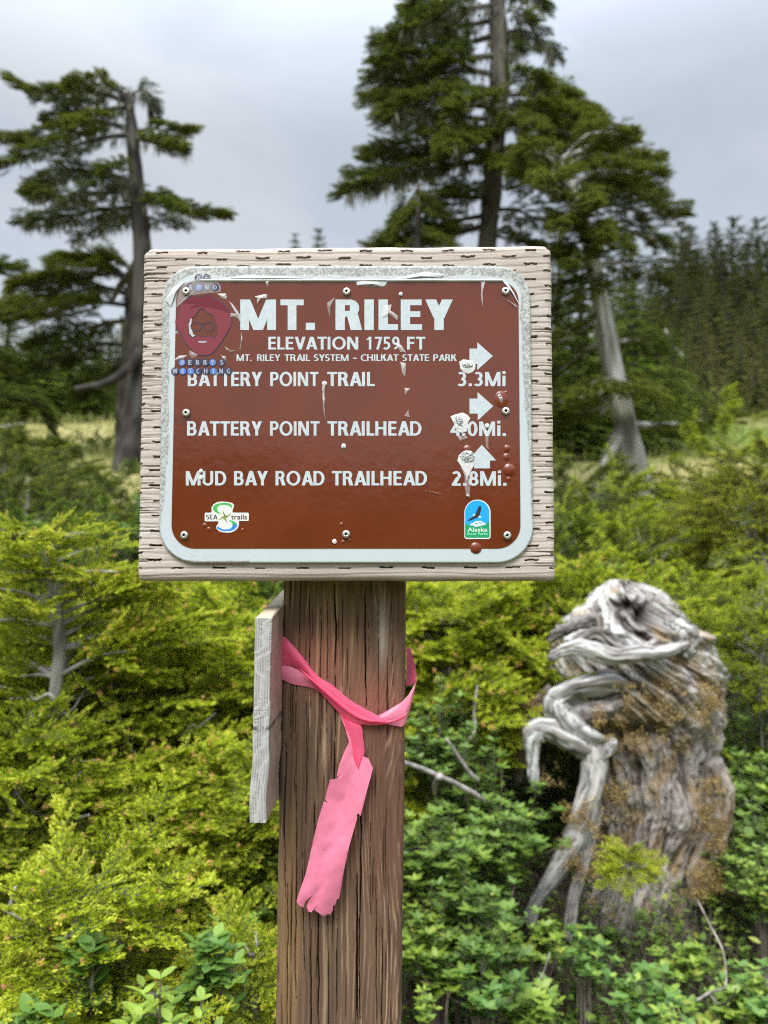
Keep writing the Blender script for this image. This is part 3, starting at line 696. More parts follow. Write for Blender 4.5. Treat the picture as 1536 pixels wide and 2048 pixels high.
for (x, y, r) in ((687.2, 892, 5), (669, 1083, 4.6), (402, 942, 4.2), (402.6, 955, 4.4), (974, 851.5, 4.6), (649, 767, 5), (801.5, 588, 4)):
    relief('pellet_mark', blob(x, y, r, r*1.05, 12, .25, int(x)), M_CHIP, .0006, PT+.0011, 4, .0002, 3)
# faint darker rub marks in the film
# ---- loose clear film scraps
def zA(p, ox, oy, k): return [(ox+x*k, oy+y*k) for x, y in p]
kA = .28646
for p, m in ((zA([(940, 280), (975, 280), (960, 330), (950, 310)], 260, 480, kA), M_CLEARW), (zA([(870, 395), (935, 378), (960, 382), (955, 405), (905, 415), (885, 445), (890, 410)], 260, 480, kA), M_CLEARW),
             (zA([(700, 440), (735, 480), (768, 520), (775, 580), (760, 560), (730, 500)], 260, 480, kA), M_CLEARW), (zA([(660, 740), (690, 765), (745, 772), (700, 782), (672, 765)], 260, 480, kA), M_CLEARW),
             (zA([(775, 640), (785, 690), (770, 765), (765, 760), (778, 690)], 260, 480, kA), M_CLEARW), (zA([(310, 835), (340, 808), (400, 805), (370, 830), (330, 840)], 260, 480, kA), M_CLEARW),
             (zA([(635, 805), (670, 815), (668, 845), (650, 830)], 260, 480, kA), M_CLEARW), (zA([(1345, 1000), (1368, 990), (1360, 1060), (1356, 1117), (1340, 1040)], 260, 480, kA), M_CLEARW),
             (zA([(1350, 0), (1362, 60), (1355, 120), (1366, 215), (1350, 130), (1342, 40)], 260, 780, kA), M_CLEARW), (zA([(300, 460), (360, 450), (350, 490), (405, 530), (400, 560), (330, 510), (290, 540)], 680, 480, kA), M_CLEARW),
             (zA([(985, 280), (1015, 285), (998, 340), (996, 465), (985, 400)], 680, 480, kA), M_CLEARW), (zA([(1130, 400), (1240, 460), (1235, 470), (1150, 410)], 680, 480, kA), M_CLEARW),
             (zA([(370, 710), (430, 735), (460, 785), (420, 780), (395, 735)], 680, 480, kA), M_CLEARW), (zA([(420, 850), (460, 860), (455, 955), (435, 930)], 680, 480, kA), M_CLEARW),
             (zA([(450, 1030), (490, 1040), (455, 1080)], 680, 480, kA), M_CLEARW), (zA([(490, 90), (478, 150), (487, 190), (450, 180), (478, 140)], 680, 780, kA), M_CLEARW),
             (zA([(830, 500), (870, 590), (870, 680), (885, 745), (905, 750), (910, 620), (880, 600), (915, 560)], 680, 780, kA), M_CLEAR), (zA([(800, 290), (840, 355), (890, 335), (885, 320), (840, 345)], 680, 780, kA), M_CLEARW),
             (zA([(1010, 280), (1040, 290), (1035, 380), (1040, 415), (1020, 400)], 680, 780, kA), M_CLEAR), (zA([(880, 725), (905, 735), (900, 745), (885, 742)], 680, 780, kA), M_CHIP),
             (zA([(550, 690), (720, 725), (700, 728)], 680, 780, kA), M_CLEAR), (zA([(1375, 440), (1430, 400), (1400, 470), (1395, 540), (1380, 480)], 260, 480, kA), M_CLEAR)):
    flake('film_scrap', p, m, .0012, .0005, PT+.0007)

# ---- stickers on the plate
M_NAVY = simple('navy_ink', (.022, .028, .07), .3); M_BLUE = simple('blue_ink', (.07, .17, .5), .3); M_PALE = simple('pale_ink', (.30, .31, .36), .35)
M_RED = simple('red_vinyl', (.165, .012, .019), .22, spec=.6); M_DRED = simple('deep_red_vinyl', (.115, .001, .006), .2); M_SKINGLOSS = simple('vinyl_gloss', (.42, .40, .42), .2)
kS = .16276
def zS(p): return [(330+x*kS, 530+y*kS) for x, y in p]
def outline(pts, wd, closed=True):           # a thin band along a polyline, as quads in px
    pts = np.array(pts, float); n = len(pts)
    d = np.roll(pts, -1, 0)-np.roll(pts, 1, 0) if closed else np.gradient(pts, axis=0)
    nn = np.stack([-d[:, 1], d[:, 0]], -1); nn /= np.linalg.norm(nn, axis=1)[:, None]+1e-9
    return pts+nn*wd/2, pts-nn*wd/2
def smooth_loop(pts, m=6):
    pts = np.array(pts, float); n = len(pts); o = []
    for i in range(n):
        p0, p1, p2, p3 = pts[i-1], pts[i], pts[(i+1) % n], pts[(i+2) % n]
        for t_ in np.linspace(0, 1, m, endpoint=False):
            o.append(.5*((2*p1)+(-p0+p2)*t_+(2*p0-5*p1+4*p2-p3)*t_**2+(-p0+3*p1-3*p2+p3)*t_**3))
    return np.array(o)
class Sheet:                                  # several flat inks stacked on one sticker
    def __init__(s): s.V = []; s.F3 = []; s.F4 = []; s.m3 = []; s.m4 = []; s.n = 0; s.o = PT+.00075
    def poly(s, loops, mi, lift):
        v, f, _ = flat_mesh([(loops, 0)], [s.o+lift]); s.V.append(v); s.F3.append(f+s.n); s.m3 += [mi]*len(f); s.n += len(v)
    def line(s, pts, wd, mi, lift, closed=True):
        a, b = outline(pts, wd, closed); v = np.concatenate([Bo(a[:, 0], a[:, 1], s.o+lift), Bo(b[:, 0], b[:, 1], s.o+lift)]); n = len(a)
        i = np.arange(n if closed else n-1); j = (i+1) % n; f = np.stack([i, j, n+j, n+i], -1); s.V.append(v); s.F4.append(f+s.n); s.m4 += [mi]*len(f); s.n += len(v)
    def text(s, word, w, x0, x1, yt, yb, mi, lift):
        L, xm = layout(word, w)
        for p, k in L:
            s.poly([[(x0+(x1-x0)*a/xm, yb+(yt-yb)*b) for a, b in p]], mi, lift+.00001*k)
    def done(s, name, mats, label=None):
        FL = []; mi = []
        if s.F3: FL.append(np.concatenate(s.F3)); mi += s.m3
        if s.F4: FL.append(np.concatenate(s.F4)); mi += s.m4
        o = mk(name, np.concatenate(s.V), FL, mats, plate, midx=mi, smooth=False)
        if label: o['label'] = label
        return o
st = Sheet()
hair = smooth_loop(zS([(362, 378), (430, 388), (484, 380), (540, 362), (600, 388), (655, 436), (730, 486), (778, 545), (792, 610), (820, 700), (796, 765), (750, 845), (716, 905), (660, 985), (600, 1062), (540, 1098), (462, 1108), (392, 1092), (330, 1046), (290, 996), (238, 932), (205, 850), (162, 796), (136, 740), (132, 676), (164, 604), (178, 520), (206, 465), (284, 412)]), 5)
g = np.random.default_rng(4); hair = hair+(g.random(hair.shape)-.5)*1.0
face = smooth_loop(zS([(398, 574), (432, 536), (486, 544), (528, 588), (596, 622), (616, 684), (642, 764), (636, 850), (604, 894), (556, 872), (500, 880), (440, 876), (388, 868), (336, 890), (290, 838), (286, 722), (318, 652), (366, 628)]), 5)
st.poly([hair.tolist(), face.tolist()], 0, 0)
band = smooth_loop(zS([(300, 545), (330, 500), (400, 480), (480, 485), (300, 428), (350, 395), (430, 400), (490, 392), (545, 375), (600, 402), (650, 450), (720, 498), (770, 560), (778, 588), (700, 560), (620, 530), (520, 512), (430, 510), (360, 525)]), 1)
st.poly([zS([(205, 470), (290, 420), (368, 386), (430, 396), (486, 388), (540, 370), (598, 396), (650, 444), (724, 494), (770, 548), (782, 590), (735, 570), (640, 540), (540, 522), (440, 514), (360, 524), (300, 548), (320, 512), (380, 480), (300, 476)])], 1, .00006)
st.poly([zS([(290, 730), (312, 660), (330, 655), (322, 760), (345, 850), (375, 866), (338, 886), (296, 836)])], 4, .00004)
st.line(hair, .9, 2, .0001); st.line(face, .8, 2, .0001)
for cx in (378, 540): st.line(zS([(cx+62*math.cos(a), 755+54*math.sin(a)) for a in np.linspace(0, 2*math.pi, 40, endpoint=False)]), 1.25, 2, .00014)
st.line(zS([(436, 720), (460, 712), (482, 722)]), 1.3, 2, .00014, False)
st.poly([zS([(400, 940), (430, 932), (460, 936), (490, 932), (520, 938), (500, 954), (460, 958), (420, 954)])], 3, .0001)
def disc_word(word, xs, y, blues):
    for i, (ch, x) in enumerate(zip(word, xs)):
        X = 330+x*kS; Yc = 530+y*kS; r = 7.1
        st.poly([[(X+r*math.cos(a), Yc+r*math.sin(a)) for a in np.linspace(0, 2*math.pi, 26, endpoint=False)]], 5 if ch in blues else 2, .00012)
        st.line([(X+r*math.cos(a), Yc+r*math.sin(a)) for a in np.linspace(0, 2*math.pi, 26, endpoint=False)], .9, 2, .0002)
        ww = {'I': .28, 'W': 1.15, 'M': 1.1}.get(ch, .78)*9; st.text(ch, .2, X-ww/2, X+ww/2, Yc-4.9, Yc+4.9, 3, .00022)
disc_word('BE', (410, 512), 158, ''); disc_word('KIND', (315, 415, 515, 615), 272, 'I')
disc_word('JERRYS', (208, 307, 400, 493, 585, 697), 1196, 'JY'); disc_word('WATCHING', (122, 217, 313, 405, 500, 595, 690, 780), 1303, 'ATI')
st.done('sticker', [M_RED, M_DRED, M_NAVY, M_PALE, M_SKINGLOSS, M_BLUE], 'red bearded face sticker with round blue letter beads')
for p_, m_c in ((zS([(200, 250), (270, 190), (360, 120), (430, 75), (520, 80), (580, 110), (640, 180), (690, 270), (680, 330), (600, 340), (520, 345), (440, 355), (330, 372), (250, 395), (180, 470), (140, 520), (150, 400)]), M_CLEAR),
                (zS([(640, 350), (750, 350), (760, 400), (740, 420), (690, 400)]), M_CLEARW), (zS([(780, 440), (830, 480), (905, 580), (890, 575), (830, 520)]), M_CLEARW), (zS([(800, 590), (870, 600), (915, 640), (900, 660), (850, 640), (800, 640)]), M_CLEAR),
                (zS([(120, 820), (150, 810), (170, 850), (130, 850)]), M_CLEAR), (zS([(300, 1050), (340, 1070), (410, 1100), (370, 1135), (330, 1140), (300, 1100)]), M_CLEAR)):
    flake('film_scrap', p_, m_c, .0006, .0002, PT+.00062)

M_STW = simple('sticker_white', (.58, .59, .58), .35); M_GRN = simple('green_ink', (.05, .36, .06), .35); M_TEAL = simple('sea_blue_ink', (.02, .19, .58), .35); M_BLK = simple('dark_ink', (.05, .012, .012), .4); M_LIME = simple('lime_ink', (.36, .48, .12), .4)
k9 = .09766
def z9(p): return [(380+x*k9, 980+y*k9) for x, y in p]
s1 = Sheet()
s1.poly([z9([(300, 480), (315, 465), (430, 462), (445, 440), (438, 360), (480, 290), (560, 248), (640, 235), (760, 242), (860, 262), (900, 300), (898, 350), (875, 400), (868, 440), (880, 462), (1190, 465), (1206, 485), (1204, 620), (1190, 634), (1000, 634), (1005, 700), (985, 770), (930, 830), (850, 868), (770, 875), (660, 865), (575, 830), (536, 780), (545, 730), (575, 690), (580, 640), (315, 642), (300, 625)])], 0, 0)
s1.poly([z9([(862, 330), (850, 375), (820, 340), (770, 312), (690, 300), (610, 310), (565, 345), (552, 390), (570, 430), (600, 460), (650, 488), (570, 478), (500, 440), (470, 390), (480, 330), (530, 290), (600, 272), (700, 262), (800, 272), (850, 300)])], 1, .00005)
s1.poly([z9([(790, 612), (870, 630), (930, 660), (965, 700), (955, 760), (905, 810), (830, 835), (740, 842), (640, 832), (580, 805), (550, 775), (575, 738), (610, 775), (670, 805), (760, 808), (830, 790), (868, 745), (870, 700), (850, 660)])], 2, .00005)
s1.poly([z9([(790, 612), (870, 630), (930, 660), (962, 695), (930, 700), (880, 715), (870, 690), (850, 660)])], 1, .00009)
cx, cy_ = 712, 552
for k, (tx, ty) in enumerate(((660, 400), (860, 482), (768, 695), (572, 618))):
    dx, dy = tx-cx, ty-cy_; L_ = math.hypot(dx, dy); nx, ny = -dy/L_*22, dx/L_*22
    s1.poly([z9([(tx, ty), (cx+nx, cy_+ny), (cx, cy_)])], 3, .0001); s1.poly([z9([(tx, ty), (cx, cy_), (cx-nx, cy_-ny)])], 4, .0001)
for (tx, ty) in ((745, 470), (790, 570), (690, 640), (625, 540)):
    dx, dy = tx-cx, ty-cy_; L_ = math.hypot(dx, dy); nx, ny = -dy/L_*16, dx/L_*16; s1.poly([z9([(tx, ty), (cx+nx, cy_+ny), (cx-nx, cy_-ny)])], 4, .00008)
s1.text('SEA', .15, *[380+q*k9 for q in (325, 565)], 980+505*k9, 980+600*k9, 3, .00008)
def small_text(s, body, x0, x1, yt, yb, mi, lift, bold=.0):
    cu = bpy.data.curves.new('lettering_curve', 'FONT'); cu.body = body; cu.size = 1; cu.offset = bold
    ob = bpy.data.objects.new('lettering_curve', cu); COL.objects.link(ob); dg = bpy.context.evaluated_depsgraph_get(); me = bpy.data.meshes.new_from_object(ob.evaluated_get(dg))
    v = np.zeros(len(me.vertices)*3); me.vertices.foreach_get('co', v); v = v.reshape(-1, 3); me.calc_loop_triangles(); f = np.array([t.vertices[:] for t in me.loop_triangles])
    bpy.data.objects.remove(ob); bpy.data.meshes.remove(me); bpy.data.curves.remove(cu)
    X = x0+(x1-x0)*(v[:, 0]-v[:, 0].min())/np.ptp(v[:, 0]); Y = yb-(yb-yt)*v[:, 1]/v[:, 1].max()
    s.V.append(Bo(X, Y, s.o+lift)); s.F3.append(f+s.n); s.m3 += [mi]*len(f); s.n += len(v)
small_text(s1, 'trails', *[380+q*k9 for q in (840, 1168)], 980+500*k9, 980+600*k9, 3, .00008, .012)
s1.done('sticker', [M_STW, M_GRN, M_TEAL, M_BLK, M_LIME], 'white trail association sticker with a green and blue letter S')
kB = .07161
def zB(p): return [(900+x*kB, 980+y*kB) for x, y in p]
s2 = Sheet()
M_SKY = simple('sky_blue_ink', (.003, .30, .93), .35); M_PGR = simple('park_green_ink', (.001, .26, .095), .35); M_BLACK = simple('black_ink', (.012, .012, .012), .4)
def arch(x0, x1, yt, yb, r, rad):
    c = ((x0+x1)/2, yt+(x1-x0)/2*1.0); rx = (x1-x0)/2
    return [(x1-rad, yb), (x1, yb-rad)]+[(c[0]+rx*math.cos(a), c[1]-rx*math.sin(a)) for a in np.linspace(0, math.pi, 30)]+[(x0, yb-rad), (x0+rad, yb)]
s2.poly([zB(arch(402, 1134, 268, 1370, 0, 45))], 0, 0)
s2.poly([zB(arch(422, 1100, 294, 1000, 0, 5))], 1, .00005)
s2.poly([zB([(422, 985), (440, 955), (470, 950), (490, 965), (545, 985), (600, 998), (690, 1010), (740, 1030), (820, 1015), (900, 995), (985, 985), (1010, 935), (1040, 910), (1100, 905), (1106, 1300), (1090, 1332), (450, 1332), (425, 1305)])], 2, .00007)
s2.poly([zB([(545, 975), (600, 930), (680, 895), (715, 865), (780, 868), (850, 855), (900, 885), (960, 920), (1006, 938), (985, 975), (930, 975), (880, 1000), (830, 1002), (780, 1020), (735, 1030), (685, 1015), (650, 990), (600, 995)])], 3, .0001)
s2.poly([zB([(690, 935), (735, 910), (760, 930), (800, 940), (760, 955), (720, 945)])], 1, .00013); s2.poly([zB([(805, 900), (830, 895), (880, 925), (935, 960), (880, 945), (835, 930)])], 1, .00013)
s2.poly([zB([(830, 440), (865, 448), (875, 500), (866, 570), (840, 660), (820, 730), (770, 765), (700, 800), (600, 845), (500, 865), (485, 855), (560, 790), (660, 730), (700, 690), (735, 610), (775, 520), (800, 455)])], 4, .0001)
for (x, y, r) in ((668, 695, 32), (830, 752, 38)): s2.poly([zB([(x+r*math.cos(a), y+r*math.sin(a)*.9) for a in np.linspace(0, 2*math.pi, 14, endpoint=False)])], 3, .00012)
small_text(s2, 'Alaska', *[900+q*kB for q in (490, 1045)], 980+1045*kB, 980+1160*kB, 3, .0001, .012)
small_text(s2, 'State Parks', *[900+q*kB for q in (480, 1050)], 980+1185*kB, 980+1255*kB, 5, .0001)
s2.done('sticker', [M_STW, M_SKY, M_PGR, M_STW, M_BLACK, simple('mint_ink', (.35, .68, .5), .4)], 'arched blue and green state parks sticker with a flying eagle')

# ================================================================== pink flagging tape
M_PINK, nd, lk, p = material('pink_tape')
p.inputs['Base Color'].default_value = (.97, .145, .29, 1); p.inputs['Roughness'].default_value = .3
tr = nd.new('ShaderNodeBsdfTranslucent'); tr.inputs[0].default_value = (1, .2, .38, 1); ms = nd.new('ShaderNodeMixShader'); ms.inputs[0].default_value = .45
lk.new(p.outputs[0], ms.inputs[1]); lk.new(tr.outputs[0], ms.inputs[2]); lk.new(ms.outputs[0], nd['Material Output'].inputs[0])
M_PINK2, nd, lk, p = material('pale_pink_tape')
p.inputs['Base Color'].default_value = (.80, .225, .36, 1); p.inputs['Roughness'].default_value = .34
tr = nd.new('ShaderNodeBsdfTranslucent'); tr.inputs[0].default_value = (.9, .3, .38, 1); ms = nd.new('ShaderNodeMixShader'); ms.inputs[0].default_value = .25
tcx = nd.new('ShaderNodeTexCoord'); nx_ = nd.new('ShaderNodeTexNoise'); nx_.inputs['Scale'].default_value = 45; bb = nd.new('ShaderNodeBump'); bb.inputs['Strength'].default_value = .3; bb.inputs['Distance'].default_value = .006
lk.new(tcx.outputs['Object'], nx_.inputs['Vector']); lk.new(nx_.outputs['Fac'], bb.inputs['Height']); lk.new(bb.outputs[0], p.inputs['Normal'])
lk.new(p.outputs[0], ms.inputs[1]); lk.new(tr.outputs[0], ms.inputs[2]); lk.new(ms.outputs[0], nd['Material Output'].inputs[0])
tape_c = pc0+pax*pxp(735, 1450)[1]
tape = thing('flagging_tape', tape_c, 'bright pink flagging tape knotted around the brown post with a torn hanging tail', 'ribbon')
def Tp(x, y, off):                # pixel -> point off metres in front of the post's face
    x = np.asarray(x, float); y = np.asarray(y, float); off = np.asarray(off, float)
    d = ray(x, y); q = pc0+off[..., None]*pn_ if off.ndim else pc0+off*pn_
    t_ = ((q-CAM)@pn_)/(d@pn_); return CAM+d*t_[..., None]
def spl(pts, n):
    pts = np.array(pts, float); m = len(pts); P_ = np.concatenate([[2*pts[0]-pts[1]], pts, [2*pts[-1]-pts[-2]]]); u = np.linspace(0, m-1, n); i = np.minimum(u.astype(int), m-2); f = (u-i)[:, None]
    p0, p1, p2, p3 = P_[i], P_[i+1], P_[i+2], P_[i+3]
    return .5*((2*p1)+(-p0+p2)*f+(2*p0-5*p1+4*p2-p3)*f**2+(-p0+3*p1-3*p2+p3)*f**3)
def strip(name, A, B, m, offA, offB, belly=.0, n=60, mcols=14, ripple=0, seed=0):
    a = spl([(x, y) for x, y in A], n); b = spl([(x, y) for x, y in B], n)
    oa = np.interp(np.linspace(0, 1, n), np.linspace(0, 1, len(offA)), offA); ob = np.interp(np.linspace(0, 1, n), np.linspace(0, 1, len(offB)), offB)
    V = []
    for q in np.linspace(0, 1, mcols):
        xy = a*(1-q)+b*q; o = oa*(1-q)+ob*q+belly*math.sin(math.pi*q)+ripple*(fbm(np.linspace(0, 6, n), np.full(n, q*3.0), 80+seed)-.5)
        V.append(Tp(xy[:, 0], xy[:, 1], o))
    V = np.stack(V, 1).reshape(-1, 3)
    return mk(name, V, grid_faces(n, mcols), m, tape)
# band from the left edge down to the knot: an upper fold over a wider lower fold
o_ = 0.0009
strip('band', [(562, 1329), (580, 1332), (610, 1345), (640, 1370), (680, 1410), (715, 1447)], [(562, 1358), (585, 1368), (630, 1378), (655, 1397), (690, 1440), (716, 1452)], M_PINK2, [o_]*6, [o_]*6, .001)
strip('band', [(563, 1269), (578, 1282), (604, 1312), (634, 1350), (666, 1371), (698, 1398), (735, 1420), (768, 1437), (782, 1441)], [(562, 1330), (586, 1332), (612, 1350), (634, 1378), (655, 1400), (680, 1428), (705, 1450), (730, 1450), (745, 1449)], M_PINK, [.002, .003, .0035, .004, .004, .0045, .005, .005, .004], [.0015, .002, .0025, .003, .003, .003, .003, .003, .003], .0022, ripple=.0015)
strip('fold', [(598, 1335), (640, 1368), (690, 1408), (735, 1434), (772, 1442)], [(612, 1352), (650, 1386), (695, 1424), (728, 1441), (765, 1445)], M_PINK, [.0052]*5, [.0068]*5, .0010, ripple=.0008, seed=2)
# right-hand part: from the knot to the corner, then the slack loop behind it
strip('band', [(755, 1432), (775, 1421), (800, 1406), (814, 1393), (824, 1378), (833, 1362)], [(733, 1451), (765, 1448), (790, 1451), (808, 1450), (822, 1412), (833, 1364)], M_PINK2, [.003, .003, .003, .002, 0, -.004], [.0035, .0035, .003, .003, 0, -.004], .0018, seed=4)
strip('fold', [(768, 1437), (785, 1441), (800, 1436), (815, 1425)], [(745, 1450), (765, 1449), (785, 1445), (806, 1438)], M_PINK, [.005, .0055, .005, .004], [.0045, .005, .0048, .004], .0006, seed=5)
strip('loop', [(813, 1294), (820, 1297), (826, 1315), (832, 1340), (833, 1362)], [(812, 1363), (812, 1368), (815, 1372), (822, 1370), (833, 1363)], M_PINK, [-.055, -.045, -.032, -.02, -.006], [-.045, -.035, -.026, -.016, -.006], .002, ripple=.002, seed=6)
# knot ends and the long torn tail
strip('knot_end', [(680, 1428), (688, 1444), (694, 1470), (702, 1500), (708, 1520), (716, 1538)], [(705, 1450), (722, 1452), (726, 1475), (729, 1500), (727, 1512), (717, 1539)], M_PINK, [.003, .004, .004, .004, .0045, .005], [.004, .004, .004, .004, .0045, .005], .0016, seed=7)
def torn(name, pts, m, off, seed, bow=.002):
    g_ = np.random.default_rng(seed); v, f = tess([pts])
    # refine: dense grid clipped by the outline keeps the sheet gently curved
    xs = v[:, 0]; ys = v[:, 1]
    from mathutils.geometry import delaunay_2d_cdt
    gx, gy = np.meshgrid(np.arange(xs.min()+4, xs.max(), 7), np.arange(ys.min()+4, ys.max(), 7)); ins = np.stack([gx.ravel(), gy.ravel()], -1)
    P_ = np.array(pts, float)
    def inside(q):
        c_in = np.zeros(len(q), bool); j = len(P_)-1
        for i in range(len(P_)):
            x1, y1 = P_[i]; x2, y2 = P_[j]
            k = ((y1 > q[:, 1]) != (y2 > q[:, 1])) & (q[:, 0] < (x2-x1)*(q[:, 1]-y1)/(y2-y1+1e-12)+x1); c_in ^= k; j = i
        return c_in
    ins = ins[inside(ins)]
    res = delaunay_2d_cdt([Vector(q) for q in list(pts)+ins.tolist()], [(i, (i+1) % len(pts)) for i in range(len(pts))], [list(range(len(pts)))], 1, 1e-5)
    v = np.array([q[:] for q in res[0]]); f = np.array([q for q in res[2] if len(q) == 3])
    yy = (v[:, 1]-ys.min())/np.ptp(ys)
    o = off(v[:, 0], v[:, 1], yy)
    return mk(name, Tp(v[:, 0], v[:, 1], o), f, m, tape)
tail = [(679, 1428), (688, 1437), (700, 1462), (712, 1490), (728, 1513), (737, 1517), (746, 1537), (737, 1570), (721, 1632), (717, 1627), (714, 1628), (714, 1637), (699, 1690), (690, 1730), (678, 1798), (674, 1798), (670, 1810), (666, 1812), (666, 1820), (661, 1829), (655, 1828), (648, 1833),
        (640, 1828), (629, 1820), (636, 1808), (625, 1822), (617, 1824), (613, 1813), (618, 1800), (626, 1790), (618, 1796), (610, 1804), (607, 1815), (598, 1811), (593, 1803), (600, 1780), (612, 1746), (622, 1700), (636, 1640), (648, 1602), (656, 1606), (650, 1598), (660, 1559), (671, 1558), (686, 1547), (673, 1554), (678, 1530), (690, 1500), (698, 1484), (690, 1455)]
torn('tail', tail, M_PINK2, lambda x, y, q: .0022+.013*q*(1-q)+.0035*np.sin(q*9+x*.03)*q+.006*q*q+.0022*np.abs(np.sin((x+.34*y)*.045+2*fbm(y*.02, x*.02, 85)))*np.minimum(1, q*3+.3)+.003*(fbm(x*.03, y*.018, 86)-.5), 1)
torn('tail_flap', [(618, 1801), (640, 1786), (641, 1793), (634, 1812), (622, 1825), (615, 1820), (614, 1812)], M_PINK2, lambda x, y, q: .0085+.003*q, 2)
# ================================================================== ground
def gz0(x, y):
    y = np.asarray(y, float); x = np.asarray(x, float)
    z = np.where(y > 0, .26*np.minimum(y, 48)+.015*np.maximum(y-48, 0), .12*np.maximum(y, -15))
    r = np.hypot(x, y); z = z+ss(60, 420, r)*(20+75*fbm(np.arctan2(y, x)*4+9, r*0, 90))*(y < 30)  # unseen hills behind the camera, added to darken the sign plate's lower reflection
    return z
def gz(x, y):
    x = np.asarray(x, float); y = np.asarray(y, float); r = np.hypot(x, y)
    return gz0(x, y)+.10*ss(.5, 4, r)*(fbm(x*.9, y*.9, 91)-.5)*2+ss(6, 30, r)*.5*(fbm(x*.16, y*.16, 92)-.5)
rad = np.concatenate([np.geomspace(.15, 60, 210), np.geomspace(63, 3500, 60)]); na = 260
th = np.linspace(0, 2*math.pi, na, endpoint=False); Rr, Th = np.meshgrid(rad, th, indexing='ij')
gx, gy = Rr*np.sin(Th), Rr*np.cos(Th); G = np.stack([gx, gy, gz(gx, gy)], -1).reshape(-1, 3)
Gf = grid_faces(len(rad), na, True)
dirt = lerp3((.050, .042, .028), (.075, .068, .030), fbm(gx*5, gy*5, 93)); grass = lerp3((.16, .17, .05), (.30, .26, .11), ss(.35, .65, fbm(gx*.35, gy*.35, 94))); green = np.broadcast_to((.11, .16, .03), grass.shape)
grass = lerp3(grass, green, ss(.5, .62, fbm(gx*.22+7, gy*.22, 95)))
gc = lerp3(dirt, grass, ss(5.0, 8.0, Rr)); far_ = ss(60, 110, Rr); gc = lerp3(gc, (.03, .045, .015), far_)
M_GROUND = attrcol('ground', .95, .1, .6, (14, 14, 14))
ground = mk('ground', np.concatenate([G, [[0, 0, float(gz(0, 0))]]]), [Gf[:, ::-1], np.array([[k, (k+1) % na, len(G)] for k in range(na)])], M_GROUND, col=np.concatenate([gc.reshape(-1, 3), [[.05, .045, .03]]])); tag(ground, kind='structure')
def hit(x, y):                     # where the pixel's ray meets the ground
    lo_, hi_ = .5, 60.0; d = ray(x, y)
    for t in np.geomspace(.6, 70, 800):
        p = CAM+d*t
        if p[2] < gz(p[0], p[1]): return p
    return CAM+d*60
# the pale washed-out trail across the left-hand meadow
PATH_XY = []
def path():
    mid = [(-60, 856), (30, 852), (100, 846), (170, 842), (230, 838), (300, 832), (380, 824), (460, 818)]
    P_ = np.array([hit(x, y) for x, y in mid]); P_ = spl(P_, 60); V = []; PATH_XY.append(P_)
    for i, p in enumerate(P_):
        wdt = 1.1*(.75+.5*fbm(i*.2, 3., 96)); 
        for q in np.linspace(-1, 1, 9):
            x, y = p[0], p[1]+q*wdt*.5*(1+.3*(fbm(i*.5, q*2+5, 97)-.5)); V.append((x, y, gz(x, y)+.012))
    o = mk('path', np.array(V), grid_faces(60, 9)[:, ::-1], simple('wet_gravel', (.23, .205, .20), .7, bump=.8, bscale=30, var=.35)); tag(o, kind='structure')
path()

# ================================================================== foliage building blocks
RG = np.random.default_rng(77)
def unit(v): return v/(np.linalg.norm(v, axis=-1, keepdims=True)+1e-12)
def frames(d, up):                 # rotation matrices with x along d, z near up
    d = unit(d); y = np.cross(up, d); y = unit(y); z = np.cross(d, y); return np.stack([d, y, z], -1)
def stamp(proto, M, T, dt=0, s=1.0):
    V, F, t = proto; k = len(T); s = np.broadcast_to(np.asarray(s, float), (k,))
    VV = np.einsum('kij,nj->kni', M, V)*s[:, None, None]+T[:, None, :]
    FF = (F[None]+(np.arange(k)*len(V))[:, None, None]).reshape(-1, F.shape[1])
    dt = np.broadcast_to(np.asarray(dt, float), (k,))
    tt = np.where((t[None] < .05) | (t[None] > .94), t[None], np.clip(t[None]+dt[:, None], .06, .905))
    return VV.reshape(-1, 3), FF, tt.ravel()
def cat(L):
    V, F, T, n = [], [], [], 0
    for v, f, t in L:
        V.append(v); F.append(f+n); T.append(t); n += len(v)
    return np.concatenate(V), np.concatenate(F), np.concatenate(T)
def needles(base, d, L, wd, rng, tint):   # one diamond quad per needle
    k = len(base); r = unit(rng.normal(size=(k, 3))); s = unit(np.cross(d, r)); L = np.broadcast_to(L, (k,))[:, None]; wd = np.broadcast_to(wd, (k,))[:, None]
    V = np.stack([base, base+d*L*.5+s*wd*.5, base+d*L, base+d*L*.5-s*wd*.5], 1)
    F = np.arange(k*4).reshape(k, 4); return V.reshape(-1, 3), F, np.repeat(tint, 4)
def sticks(A, B, w0, w1):          # thin three-sided twigs
    d = unit(B-A); s = unit(np.cross(d, np.array([.3, .2, .9]))); t = np.cross(d, s); V = []
    for w, P in ((w0, A), (w1, B)):
        w = np.broadcast_to(w, (len(A),))[:, None]
        for a in (0, 2.094, 4.189): V.append(P+w*(s*math.cos(a)+t*math.sin(a)))
    V = np.stack(V, 1); k = len(A); i = (np.arange(k)*6)[:, None]
    F = np.concatenate([i+np.array([[a, (a+1) % 3, 3+(a+1) % 3, 3+a]]) for a in range(3)])
    return V.reshape(-1, 3), F, np.full(k*6, .01)
